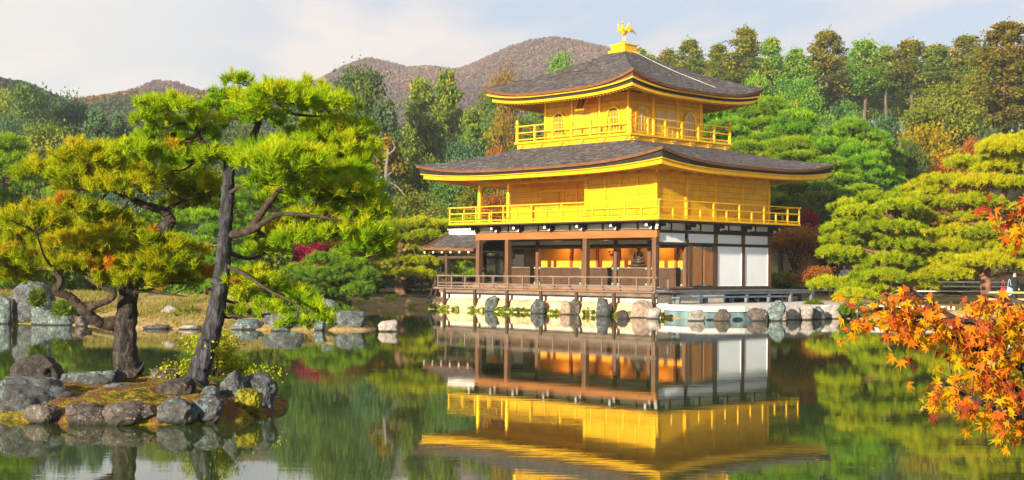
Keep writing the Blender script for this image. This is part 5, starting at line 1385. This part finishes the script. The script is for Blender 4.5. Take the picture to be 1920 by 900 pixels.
for a in [
 ('broad',1660,214,120,116,'broad_blue','dark bushy tree below the bare cedar trunks'),
 ('broad',1702,262,100,108,'broad','dark green tree between slope pines and yellow tree'),
 ('broad',1765,160,180,136,'olive','large olive rounded tree before the dark gap of trunks'),
 ('broad',1850,240,110,132,'broad_blue','blue green bush at the foot of the biggest cedar'),
 ('broad',1742,232,185,112,'yellow','wide yellow orange tree above the large right pine'),
 ('maple',1642,342,110,92,'yellow','small yellow tree left of the scarlet tree'),
 ('sparse',1772,284,110,96,'red','thin scarlet leaved tree with pale bare branches'),
 ('broad',1820,262,90,118,'orange','reddish brown thin tree behind the scarlet tree'),
 ('broad',1622,332,110,86,'broad','dark green tree just left of the layered right pines'),
 ('broad',1545,338,130,82,'broad','dense dark green tree right of the lower roof tip'),
 ('broad',1500,372,110,86,'broad','dark green tree half hidden behind the balcony corner'),
 ('maple',1514,388,46,80,'red','small crimson maple behind the balcony corner railing'),
 ('maple',1492,418,150,77,'orange','rusty orange maple beside the white wall panels'),
 ('maple',1560,440,110,80,'orange','dull orange maple behind the strolling visitors'),
 ('maple',1527,496,84,70.5,'orange','small low orange maple in front of the pale fence'),
 ('shrub',1466,512,80,72,'olive','olive clipped shrub at the right corner of the pavilion'),
 ('shrub',1650,540,110,78,'shrub','green shrub behind the layered right pine'),
 ('shrub',1780,530,120,80,'shrub','green shrub behind the large right pine'),
 ('gpine',1715,345,190,78,'pine_grn','green pine behind the gap between the two layered right pines'),
 ('gpine',1600,360,150,82,'pine_grn','green pine behind the smaller layered right pine'),
 ('maple',1700,470,170,84,'orange','orange red foliage between the two right pines'),
 ('broad',1900,420,160,84,'olive','olive tree behind the large right pine'),
 ('broad',1800,400,160,88,'orange','brownish tree behind the large right pine'),
 # left of the pavilion
 ('broad',668,124,175,140,'broad','big rounded dark green tree rising left of the roofs'),
 ('cedar',720,186,110,124,'broad_blue','blue green conifer below the big rounded tree'),
 ('cedar',792,148,130,150,'cedar','tall cedar with pale trunk, left one of the two left of the top roof'),
 ('cedar',838,134,115,158,'cedar','tall cedar left of the top roof, right and taller one of two'),
 ('cedar',762,236,110,134,'cedar','shorter cedar below the two tall cedars'),
 ('cedar',884,204,120,150,'cedar','dark cedar just left of the top roof tip'),
 ('broad',912,176,90,172,'broad','dark green tree touching the top roof tip'),
 ('broad',948,134,110,230,'yellow','yellow tree above the left slope of the top roof'),
 ('broad',1052,98,95,235,'cedar','olive tree poking over the top roof'),
 ('broad',1000,205,120,148,'broad','dark tree seen under the left eave of the top roof'),
 ('sparse',938,206,80,118,'yellow','thin pale leaved tree left of the top balcony'),
 ('broad',872,262,120,116,'broad_blue','light blue green tree above the lower roof'),
 ('maple',932,258,80,112,'orange','small rusty tree left of the top balcony corner'),
 ('cedar',726,258,130,104,'cedar_or','old half dead pine with rusty foliage and bleached trunk'),
 ('broad',768,362,170,92,'olive','broad olive and orange tree left of the lower roof tip'),
 ('broad',846,322,130,96,'broad','mid green tree under the lower roof tip'),
 ('broad',700,330,130,95,'broad_blue','dark green tree behind the old half dead pine'),
 ('broad',806,296,130,106,'broad','dark tree above the lower roof tip'),
 ('broad',902,340,120,93,'olive','olive tree seen through the open balcony corner'),
 ('maple',930,358,60,88,'orange','pinkish brown bush seen between the balcony pillars'),
 ('broad',980,330,120,100,'broad','green tree hidden behind the upper room wall'),
 ('maple',588,444,125,68,'red','crimson maple above the low deep green pine'),
 ('maple',665,425,110,80,'orange','dull brown maple left of the garden pines'),
 ('broad',640,395,150,90,'olive','olive brown tree above the crimson maple'),
 ('broad',600,172,130,162,'broad','green tree left of the big rounded tree'),
 ('broad',548,190,150,150,'broad','green tree behind the top of the leaning pine'),
 ('broad',590,280,150,118,'broad','dark green tree behind the right crown of the leaning pine'),
 ('broad',500,262,160,120,'broad_blue','blue green tree behind the middle of the leaning pine'),
 ('gpine',500,395,230,76,'pine_grn','wide pine behind the lower half of the leaning pine trunk'),
 ('gpine',400,350,230,66,'pine_grn','pine behind the fork of the leaning pine'),
 ('gpine',470,330,220,72,'pine_grn','tall pine standing behind the right limb of the leaning pine'),
 ('gpine',310,380,200,68,'pine_grn','pine in the gap between both islet pine crowns'),
 ('broad',456,232,140,132,'broad','green tree behind the upper left limb of the leaning pine'),
 # far left
 ('gpine',26,244,230,62,'pine_grn','dark green layered pine at the left edge above the thick pine'),
 ('gpine',128,318,200,70,'pine_grn','green pine behind the upper crown of the thick pine'),
 ('gpine',-55,300,220,60,'pine_grn','pine cut by the left edge of the photo'),
 ('gpine',220,392,220,66,'pine_grn','low pine behind the lower crown of the thick pine'),
 ('broad',62,160,165,150,'broad','big rounded tree on the far left slope'),
 ('broad',10,176,150,160,'olive','olive rounded tree at the left edge of the far slope'),
 ('broad',128,180,150,156,'broad_blue','rounded blue green tree right of the big far left tree'),
 ('broad',92,232,170,126,'olive','pale olive bushy tree below the big far left tree'),
 ('cedar',182,204,110,122,'broad_blue','dense blue green conifer at left, left one of the pair'),
 ('cedar',226,214,100,126,'broad_blue','dense blue green conifer at left, right one of the pair'),
 ('broad',24,222,140,132,'broad_blue','blue green tree behind the left edge pine'),
 ('broad',150,256,110,114,'broad','green tree below the pair of conifers'),
 ('broad',306,206,120,140,'olive','pale leaved tree left of the upper left pine limb'),
 ('broad',372,182,120,172,'broad','green tree behind the upper left limb tip'),
 ('broad',425,200,110,160,'broad_blue','blue green tree left of the leaning pine top'),
 ('broad',256,258,130,108,'broad_blue','blue green tree behind the thick pine top'),
 ('broad',336,258,130,112,'broad','green tree behind the left pad of the leaning pine'),
 ('broad',-40,200,140,140,'broad','tree just outside the left edge of the far slope'),
 ('broad',640,250,120,125,'broad','green tree below the big rounded tree'),
 ]:
    plant(*a[:5], a[5], a[6], bark='bark_white' if 'half dead' in a[6] else None)
for i, (x, y, w, Y, lf) in enumerate([(20,470,180,66,'shrub'),(110,480,160,68,'broad'),(200,478,170,67,'shrub'),(290,474,170,69,'shrub'),(380,472,180,68,'broad'),(470,478,170,66,'shrub'),(560,500,150,74,'shrub'),(650,505,130,79,'broad'),(700,512,120,84,'broad'),(760,508,130,86,'shrub'),(830,505,130,88,'broad'),(880,500,130,88,'shrub'),(-60,470,180,66,'shrub')]):
    plant('shrub', x, y, w, Y, lf, ['clipped shrub at the left edge behind the boulders','dark shrub behind the tallest boulder','shrub behind the thick pine trunk','shrub behind the bank between both pine trunks','dark shrub behind the leaning trunk','shrub right of the leaning trunk','shrub left of the low deep green pine','dark shrub under the dull brown maple','dark shrub left of the two trunked garden pine','shrub behind the two trunked garden pine','dark shrub left of the porch','shrub seen through the porch','shrub beyond the left edge of the photo'][i], 'shrubs along the far shore')
for k_, x, y, w, Y, lf, lab in (('gpine',2030,300,260,66,'pine_yel','layered pine just beyond the right edge of the photo'),('broad',2080,230,240,110,'broad','green tree just beyond the right edge of the photo'),('cedar_big',2010,70,170,150,'cedar_or','tall cedar just beyond the right edge of the photo'),('cedar',2090,90,120,170,'cedar','second tall cedar beyond the right edge of the photo'),('gpine_tall',2180,250,300,90,'pine_grn','tall pine well beyond the right edge of the photo')):
    plant(k_, x, y, w, Y, lf, lab)
# more cover on the slopes, each its own tree
for i, (x, y, w, Y, lf) in enumerate([(1250,160,110,150,'broad'),(1330,150,110,150,'broad'),(1420,140,110,152,'cedar'),(1500,150,110,150,'cedar'),(1580,190,110,140,'broad')]):
    plant('broad', x, y, w, Y, lf, f'dark undergrowth tree below the ridge cedars, {ORD[i]} from the left', 'undergrowth trees below the ridge cedars')
for i in range(11):
    plant('broad', 1240+i*66+(i*17) % 21, 168+(i*31) % 20, 110, 206+(i*5) % 5, 'cedar', f'dim low tree between the bare cedar trunks, {ORD[i]} from the left', 'low trees between the cedar trunks')
for i in range(18):
    plant('broad', 1190+i*46+(i*17) % 15, 118+(i*31) % 26, 110, 228+(i*5) % 7, 'cedar', f'shaded tree at the very back of the ridge wood, {ORD[i]} from the left', 'back trees of the ridge wood')

# bleached branches of the half dead pine and the lone twig shrub on the islet
def deadwood():
    Y = 102.5
    o = empty('dead_tree', tuple(at(727, 420, Y)), 0, 'bleached dead trunk with twisting white branches left of the lower roof', 'dead tree')
    inv = np.array(at(727, 420, Y))
    mb = MB(); mb.tube(np.array(spline(W([(727,440),(727,380),(724,330),(728,280)], Y), 16))-inv, np.linspace(.26, .1, 16), 8, rough=.1, rng=np.random.default_rng(1)); mb.build('trunk', M['bark_white'], o)
    for p in ([(725,340),(745,350),(765,372),(790,380)], [(726,370),(705,385),(690,402)], [(727,300),(710,300),(700,290)], [(728,290),(740,278),(735,262)], [(726,330),(735,322),(744,310)]):
        MB().tube(np.array(spline(W(p, Y), 12))-inv, np.linspace(.09, .025, 12), 6, rough=.1, rng=np.random.default_rng(2)).build('branch', M['bark_white'], o)
deadwood()
def islet_shrub():
    rng = np.random.default_rng(9); Y = 19.7
    c0 = np.array(at(405, 706, Y)); o = empty('shrub', tuple(c0), 0, 'airy yellow green shrub behind the base of the leaning pine', 'shrub')
    st, lv = MB(), MB()
    for i in range(46):
        tx = rng.normal(405, 42); ty = rng.uniform(612, 700) + abs(tx-405)*.3
        e = np.array(at(tx, min(ty, 702), Y + rng.normal(0, .25))) - c0
        m = e*.5 + np.array([0, 0, .08]) + rng.normal(0, .03, 3)
        p = spline([np.array([rng.normal(0,.05), 0, 0]), m, e], 8); st.tube(p, np.linspace(.008, .002, 8), 4, cap=False)
        n = 95
        q = p[rng.integers(3, 8, n)] + rng.normal(0, .055, (n, 3))
        cards(lv, q, .05*rng.uniform(.6, 1.2, n), rng, np.clip(rng.normal(.42, .2, n), 0, 1), .5)
    st.build('stems', M['bark_dark'], o); lv.build('foliage', LM['pine_yel'], o, tint=True)
islet_shrub()
def bank_plants():
    rng = np.random.default_rng(19)
    for x, y, w, h, Y, lab in ((125,578,50,26,45.0,'bright green plant growing on the wide streaked boulder'),(70,558,24,30,46.4,'small fern on the face of the tallest boulder'),(352,596,70,40,46.0,'wispy green shrub on the grassy bank left of the leaning pine'),(205,505+60,10,10,46,None),(1525,572,34,16,60.5,'small green plant on the terrace edge'),(1600,580,60,22,58.5,'green tuft of leaves on the right shore near the maple'),(740,566,70,26,73.5,'yellow grass tuft at the far shore waterline'),(640,590,70,26,47,'green weeds beside the upright teal stone')):
        if lab is None: continue
        c0 = np.array(at(x, y+h/2, Y)); o = empty('plant', tuple(c0), 0, lab, 'plant')
        lv = MB()
        n = 260
        a = rng.uniform(0, 6.28, n); r = np.sqrt(rng.random(n))*w*Y/F*.5
        P = np.stack([r*np.cos(a), r*np.sin(a)*.6, rng.uniform(0, 1, n)*h*Y/F*(1-.5*(r/(w*Y/F*.5))**2)], 1)
        D = np.stack([np.cos(a)*.5, np.sin(a)*.5, np.full(n, .9)], 1)
        needles(lv, P, D, np.clip(rng.normal(.5, .15, n), 0, 1), rng, 5, .22, .025)
        lv.build('foliage', LM['shrub' if 'yellow' not in lab else 'pine_yel'], o, tint=True)
bank_plants()

def bank_grass():
    rng = np.random.default_rng(23); mb = MB()
    Q = np.stack([rng.uniform(-26, -4.4, 26000), rng.uniform(44.5, 59, 26000)], 1)
    Q = Q[poly_sd(PEN, Q) > .15]
    dn = np.array([mnoise.noise((x*.5, y*.5, 3)) for x, y in Q])
    Q = Q[dn > -.25]; dn = dn[dn > -.25]
    P = np.column_stack([Q, ground(Q)-.01])
    D = np.column_stack([rng.normal(0, .3, len(P)), rng.normal(0, .3, len(P)), np.ones(len(P))]); D /= np.linalg.norm(D, axis=1)[:, None]
    needles(mb, P, D, np.clip(.5 - .5*dn + rng.normal(0, .15, len(P)), 0, 1), rng, 4, .16, .012, .35)
    m = leaf_mat('dry_bank_grass', [(0.0,(0.08,0.11,0.015)),(0.4,(0.24,0.2,0.045)),(1.0,(0.38,0.28,0.12))], .2, .02)
    tag(mb.build('grass', m, tint=True), 'short dry tan and green grass on the left bank', 'grass', kind='stuff')
bank_grass()
def floating_leaves():
    rng = np.random.default_rng(41)
    tips = [(math.sin(a)*r, math.cos(a)*r) for a, r in zip(np.linspace(-2.6, 2.6, 11), [.4,.2,.7,.3,.95,.35,.95,.3,.7,.2,.4])]
    V = [(x*.045, y*.045, .006 + .006*abs(x)) for x, y in tips] + [(0, 0, .004)]
    mb = MB().add(V, [(i, (i+1) % 11, 11) for i in range(11)], .45)
    me = mb.mesh('floating_leaf', LM['maple_fg'], True)
    for i in range(26):
        Y = rng.uniform(12.5, 40); x = rng.uniform(-.3, .33)*Y
        if poly_sd(ISL, [(x, Y)])[0] > -.5: continue
        o = bpy.data.objects.new('floating_leaf', me); col.objects.link(o)
        o.location = (x, Y, .002); o.rotation_euler = (0, 0, rng.uniform(0, 6.28)); s_ = rng.uniform(.8, 1.4); o.scale = (s_, s_, s_)
        tag(o, 'small fallen maple leaf floating flat on the open pond', 'leaf', 'fallen leaves on the pond')
floating_leaves()
# ------------------------------------------------------------------ maple branch close by, on the right
def maple():
    rng = np.random.default_rng(4); Y0 = 4.3
    o = empty('maple_tree', (3.3, .7, gz(3.3, .7)), 0, 'orange and red maple reaching its branches in from the right edge over the water', 'maple tree')
    inv = np.array(o.location)
    MB().tube(np.array(spline([(3.3,.7,0.0),(3.25,1.3,.9),(2.95,2.5,1.6),tuple(at(2560,560,3.8))], 20))-inv, np.linspace(.11, .024, 20), 10, rough=.05, rng=rng).build('trunk', M['bark'], o)
    root = np.array(at(2560, 560, 3.8))
    br = [[(1990,735),(1920,690),(1840,655),(1770,622),(1720,592),(1660,578),(1605,588)],
          [(1990,795),(1920,782),(1872,770),(1805,738),(1765,712)],
          [(1990,405),(1920,398),(1860,398)],
          [(1990,640),(1930,620),(1880,607),(1800,600),(1735,560),(1685,530)],
          [(1985,760),(1925,742),(1870,705),(1815,690)],
          [(1985,590),(1930,575),(1885,560),(1840,552)]]
    lv = MB()
    def leaf(p, size, tint, droop):
        tips = [(-2.35,.42),(-1.62,.72),(-.8,.95),(0,1.08),(.8,.95),(1.62,.72),(2.35,.42)]
        pts = []
        for i, (a, r) in enumerate(tips):
            pts.append((r*math.sin(a), r*math.cos(a)))
            if i < 6:
                am = (a+tips[i+1][0])/2; pts.append((.36*math.sin(am), .36*math.cos(am)))
        pts.append((0, -.12))
        q = np.array(pts)*size*.62
        V = np.zeros((len(q)+1, 3)); V[:-1, 0] = q[:, 0]; V[:-1, 1] = q[:, 1]
        V[:-1, 2] = -.22*np.hypot(q[:, 0], q[:, 1])**2/size*rng.uniform(.3, 3.2) + rng.uniform(-.25, .25)*q[:, 0] + rng.normal(0, .045*size, len(q))
        # hang: tip (+y of the leaf) points down, face towards a random side
        a1 = droop
        Rm = np.array(Matrix.Rotation(rng.uniform(0, 6.28), 3, 'Z') @ Matrix.Rotation(a1, 3, 'X') @ Matrix.Rotation(rng.normal(0, .8), 3, 'Z'))
        V = V @ Rm.T + p
        n = len(q)
        lv.add(V, [(i, (i+1) % n, n) for i in range(n)], np.clip(tint + rng.normal(0, .04, n+1), 0, 1))
    tw = MB()
    for bi, pts in enumerate(br):
        dy = np.cumsum(rng.normal(0, .08, len(pts)))
        P = [at(x, y, Y0 + dy[i] - .2*(bi % 3)) for i, (x, y) in enumerate(pts)]
        pp = spline([root] + [np.array(p) for p in P], 40)
        MB().tube(pp-inv, np.linspace(.02, .003, 40), 7, rough=.06, rng=rng).build('branch', M['bark'], o)
        nT = [44, 24, 8, 36, 22, 14][bi]
        for k in range(nT):
            j = int(rng.uniform(11, 39.9)); p0 = pp[j]
            out = np.array([rng.uniform(-.12, .04), rng.normal(0, .12), rng.normal(-.02, .055)])
            e = p0 + out*(1 if bi != 2 else .6)
            tp = spline([p0, (p0+e)/2+np.array([0,0,.015]), e], 6); tw.tube(tp-inv, np.linspace(.0022, .001, 6), 4, cap=False)
            for q in range(rng.integers(6, 11)):
                b = tp[rng.integers(1, 6)] + rng.normal(0, .022, 3)
                h = mnoise.noise((b[0]*5, b[1]*5, b[2]*5))
                t = .37 + .55*h + rng.normal(0, .22) + (.12 if b[0] > 1.45 and b[2] > 1.7 else 0)
                leaf(b-inv+np.array([0,0,-.02]), rng.uniform(.031, .053), float(np.clip(t, 0, 1)), -rng.uniform(.5, 1.9))
    tw.build('twigs', M['bark_dark'], o)
    lv.build('crown', LM['maple_fg'], o, tint=True)
maple()

# ------------------------------------------------------------------ fences and people
def fence(name, label, x0, x1, Y, hs, mat, post_sp, mats=None):
    a, b = at(x0, 550, Y), at(x1, 550, Y)
    o = empty(name, (a.x, Y, gz(a.x, Y)), 0, label, 'fence')
    ln = b.x - a.x
    n = int(ln/post_sp)+1
    for i in range(n): MB().box(i*post_sp-.06, i*post_sp+.06, -.06, .06, -.2, hs[-1]+.05).build('post', M['bark_grey'], o)
    for i, h in enumerate(hs):
        MB().tube([(-.3, -.09, h), (ln/2, -.09, h), (ln+.3, -.09, h)], .045, 8).build('rail', (mats or [mat]*9)[i], o)
fence('path_fence', 'long pale rail fence along the path behind the right pines', 1478, 1890, 78, [.28, .55, .80], M['stone_white'], 2.0)
fence('bamboo_fence', 'nearer fence with a yellow bamboo top rail at the right edge', 1866, 2000, 60, [.15, .42, .72], M['stone_white'], 1.6, [M['stone_white'], M['bamboo'], M['bamboo']])

def person(x, ytop, Y, label, top, legs, hat=None, face=0.0, bags=(), zoff=0.0):
    p = at(x, ytop, Y); z0 = gz(p.x, Y) + zoff
    h = 1.66; s = h/1.75
    o = empty('person', (p.x, Y, z0), face, label, 'person')
    J = {'pel':(0,0,.95),'bel':(0,0,1.1),'che':(0,0,1.32),'nk':(0,0,1.48),'hd':(0,-.015,1.6),'ht':(0,-.01,1.72)}
    E = [('pel','bel'),('bel','che'),('che','nk'),('nk','hd'),('hd','ht')]
    Rd = {'pel':(.155,.115),'bel':(.14,.1),'che':(.17,.115),'nk':(.058,.058),'hd':(.082,.098),'ht':(.06,.075)}
    for s_, n_ in ((-1,'l'),(1,'r')):
        J.update({'sh'+n_:(s_*.19,0,1.4),'el'+n_:(s_*.245,.03,1.14),'wr'+n_:(s_*.23,-.07,.92),'ha'+n_:(s_*.225,-.1,.83),
                  'hi'+n_:(s_*.09,0,.88),'kn'+n_:(s_*.1,-.03+.06*s_,.49),'an'+n_:(s_*.1,.1*s_+.03,.09),'to'+n_:(s_*.11,.1*s_-.13,.045)})
        E += [('che','sh'+n_),('sh'+n_,'el'+n_),('el'+n_,'wr'+n_),('wr'+n_,'ha'+n_),('pel','hi'+n_),('hi'+n_,'kn'+n_),('kn'+n_,'an'+n_),('an'+n_,'to'+n_)]
        Rd.update({'sh'+n_:(.065,.065),'el'+n_:(.048,.048),'wr'+n_:(.033,.033),'ha'+n_:(.03,.042),'hi'+n_:(.1,.1),'kn'+n_:(.062,.062),'an'+n_:(.042,.045),'to'+n_:(.045,.035)})
    ks = list(J); me = bpy.data.meshes.new('tmp')
    me.from_pydata([tuple(s*c for c in J[k]) for k in ks], [(ks.index(a), ks.index(b)) for a, b in E], [])
    t = bpy.data.objects.new('tmp', me); col.objects.link(t)
    sk = t.modifiers.new('s', 'SKIN'); t.modifiers.new('u', 'SUBSURF').levels = 2
    for i, k in enumerate(ks):
        v = me.skin_vertices[0].data[i]; v.radius = (Rd[k][0]*s, Rd[k][1]*s); v.use_root = (k == 'pel')
    bpy.context.view_layer.update()
    ev = bpy.data.meshes.new_from_object(t.evaluated_get(bpy.context.evaluated_depsgraph_get()))
    bpy.data.objects.remove(t)
    n = len(ev.vertices); V = np.empty(n*3, np.float32); ev.vertices.foreach_get('co', V); V = V.reshape(-1, 3)
    Nn = np.empty(n*3, np.float32); ev.vertices.foreach_get('normal', Nn); Nn = Nn.reshape(-1, 3)
    Fs = [tuple(p_.vertices) for p_ in ev.polygons]
    ev.materials.clear(); ev.materials.append(M['skin'])
    for p_ in ev.polygons: p_.use_smooth = True
    b = bpy.data.objects.new('body', ev); col.objects.link(b); b.parent = o
    # a nose and ears on the head belong to the body mesh; at this size the head's own shape carries them
    def wear(nme, cond, off, mat):
        fs = [f for f in Fs if len(f) == 4 and cond(V[list(f)].mean(0)/s)]
        if not fs: return
        ids = sorted({i for f in fs for i in f}); mp = {i: j for j, i in enumerate(ids)}
        MB().add(V[ids]+Nn[ids]*off, [tuple(mp[i] for i in f) for f in fs], smooth=True).build(nme, mat, o)
    arm = lambda c: abs(c[0]) > .165 and c[2] < 1.36
    wear('jacket', lambda c: (.9 < c[2] < 1.47 and not arm(c)) or (arm(c) and c[2] > .93) , .02, top)
    wear('trousers', lambda c: .07 < c[2] <= .98 and not (abs(c[0]) > .17 and c[2] > .75), .014, legs)
    wear('shoes', lambda c: c[2] <= .085, .012, M['blackcloth'])
    wear('hair', lambda c: c[2] > 1.55 and (c[1] > -.01 or c[2] > 1.64), .016, M['hair'] if hat is None else hat)
    for bx, bz, bm in bags:
        g = MB(); g.ell((0,0,0), (.15,.09,.2), 12, 9); g.tube(spline([(-.09,0,.15),(0,0,.55),(.09,0,.15)], 10), .014, 5)
        q = g.build('bag', bm); q.location = (p.x+bx, Y-.16, z0+bz)
        tag(q, ('red' if bm is M['redbag'] else 'pale blue') + ' bag held by the dark clothed visitor at the right edge' if Y < 70 else 'dark red bag carried by the visitor by the orange maple', 'bag')
    return o
person(1902, 510, 61.5, 'visitor in black clothes standing behind the bamboo fence at the right edge', M['blackcloth'], M['navy'], face=.5, bags=((-.55,.72,M['redbag']),(-.27,.75,M['bluebag'])))
person(1552, 498, 80, 'visitor in grey clothes with black hair left of the other strollers by the right pine', M['greycloth'], M['navy'], face=1.2)
person(1566, 499, 80.4, 'visitor in light blue top walking between the grey and the white clothed strollers', M['lightblue'], M['navy'], face=1.4)
person(1583, 508, 79.6, 'visitor in white top and pale hat half hidden by the layered pine', M['white_cloth'], M['greycloth'], hat=M['white_cloth'], face=-.3)
person(1484, 505, 79.2, 'visitor in black beside the rusty orange maple', M['blackcloth'], M['blackcloth'], face=-1.2, bags=((-.4,.72,M['redbag']),))

# ------------------------------------------------------------------ phoenix on the roof cap, statues in the room
def phoenix():
    q = Vector((C3[0], C3[1], 13.29)); w = loc2w(q.x, q.y, q.z)
    o = empty('phoenix_statue', tuple(w), -TH+.35, 'small golden phoenix with raised wings standing on the roof cap', 'statue')
    b = MB()
    b.ell((0,0,.42), (.12,.2,.14), 14, 10)
    b.tube(spline([(0,-.12,.47),(0,-.2,.58),(0,-.17,.72),(0,-.2,.83)], 12), np.linspace(.085, .045, 12), 10)
    b.ell((0,-.22,.86), (.055,.075,.06), 12, 8)
    b.tube([(0,-.28,.86),(0,-.33,.85),(0,-.37,.83)], [.028,.018,.004], 6)
    for a in (-.3, 0, .3): b.tube(spline([(0,-.2,.9),(a*.1,-.17,.98),(a*.2,-.1,1.0)], 6), np.linspace(.018, .004, 6), 5)
    for sx in (-1, 1):
        b.tube([(sx*.06,0,.33),(sx*.06,.03,.2),(sx*.06,0,.02)], [.035,.02,.022], 8)
        for a in (-.5, 0, .5): b.tube([(sx*.06,0,.02),(sx*.06+a*.07,-.05,.012),(sx*.06+a*.13,-.1,.008)], [.016,.012,.006], 5)
    b.build('body', M['gold'], o)
    for sx in (-1, 1):
        wg = MB()
        for i in range(6):
            t = i/5
            wg.tube(spline([(sx*.09,-.08+.05*i,.48),(sx*(.22+.05*t),-.1+.1*t,.66-.03*i),(sx*(.3+.08*t),-.1+.22*t,.9-.07*i)], 8), np.array([.03,.045,.05,.05,.045,.035,.02,.006]), 6)
        wg.build('wing', M['gold'], o)
    tl = MB()
    for i in range(7):
        a = (i-3)/3
        tl.tube(spline([(0,.16,.45),(a*.12,.36,.66+.1*(1-abs(a))),(a*.26,.56,.74-.12*abs(a)),(a*.36,.74,.58-.2*abs(a))], 10), np.array([.03,.04,.045,.05,.05,.05,.045,.035,.02,.006]), 6)
    tl.build('tail', M['gold_lattice'], o)
phoenix()
def seated(x, y, sc_, label):
    w = loc2w(x, y, 1.78); o = empty('seated_statue', tuple(w), -TH, label, 'statue')
    MB().lathe([(.5,-.56),(.5,-.06),(.62,0),(.66,.12),(.5,.2),(.46,.42),(.6,.5),(.6,.58),(0,.581)], (0,0,0), 20).build('pedestal', M['statue_dark'], o)
    b = MB()
    b.ell((0,-.02,.72), (.46,.34,.17), 16, 9); b.ell((0,.05,1.02), (.25,.19,.36), 14, 10)
    for sx in (-1, 1): b.tube(spline([(sx*.24,.05,1.22),(sx*.34,0,.98),(sx*.2,-.2,.84),(0,-.26,.84)], 10), np.linspace(.09, .06, 10), 8)
    b.ell((0,.03,1.5), (.125,.135,.165), 14, 10); b.ell((0,.05,1.66), (.07,.07,.07), 10, 7); b.tube([(0,.04,1.3),(0,.04,1.36),(0,.03,1.42)], .07, 8)
    b.build('body', M['statue_dark'], o)
    o.scale = (sc_,)*3
seated(-3.55, 2.95, .86, 'large dark seated figure in the lit room left of the corner pillar')
def bouquet(x, y, z, label, hue):
    rng = np.random.default_rng(int(abs(x*10)))
    w = loc2w(x, y, z); o = empty('flower_vase', tuple(w), -TH, label, 'vase')
    MB().lathe([(.09,0),(.14,.12),(.11,.26),(.05,.34),(.08,.4)], (0,0,0), 14).build('vase', M['statue_dark'], o)
    mb = MB()
    for i in range(9):
        e = np.array([rng.normal(0,.17), rng.normal(0,.1), rng.uniform(.65,1.15)])
        mb.tube(spline([(0,0,.38), e*.6+np.array([0,0,.15]), e], 6), .012, 4); mb.ell(tuple(e), (.07,.07,.06), 7, 5)
    mb.build('flowers', hue, o)
def altar(x, y, label):
    w = loc2w(x, y, 1.27); o = empty('altar_table', tuple(w), -TH, label, 'table')
    MB().box(-.55,.55,-.25,.25,.6,.66).build('table_top', M['lacquer'], o)
    for sx in (-.48,.48):
        for sy in (-.19,.19): MB().box(sx-.035,sx+.035,sy-.035,sy+.035,0,.599).build('leg', M['lacquer'], o)
altar(-5.3, 3.1, 'red lacquer altar table in the lit room under the orange flowers')
bouquet(-5.3, 3.1, 1.932, 'vase of orange red flowers on the altar table in the lit room', M['lacquer'])
altar(-.62, 2.95, 'red lacquer side table in the lit room at the right corner')
bouquet(-.72, 2.95, 1.932, 'vase of dark flowers on the side table at the right corner', M['statue_dark'])
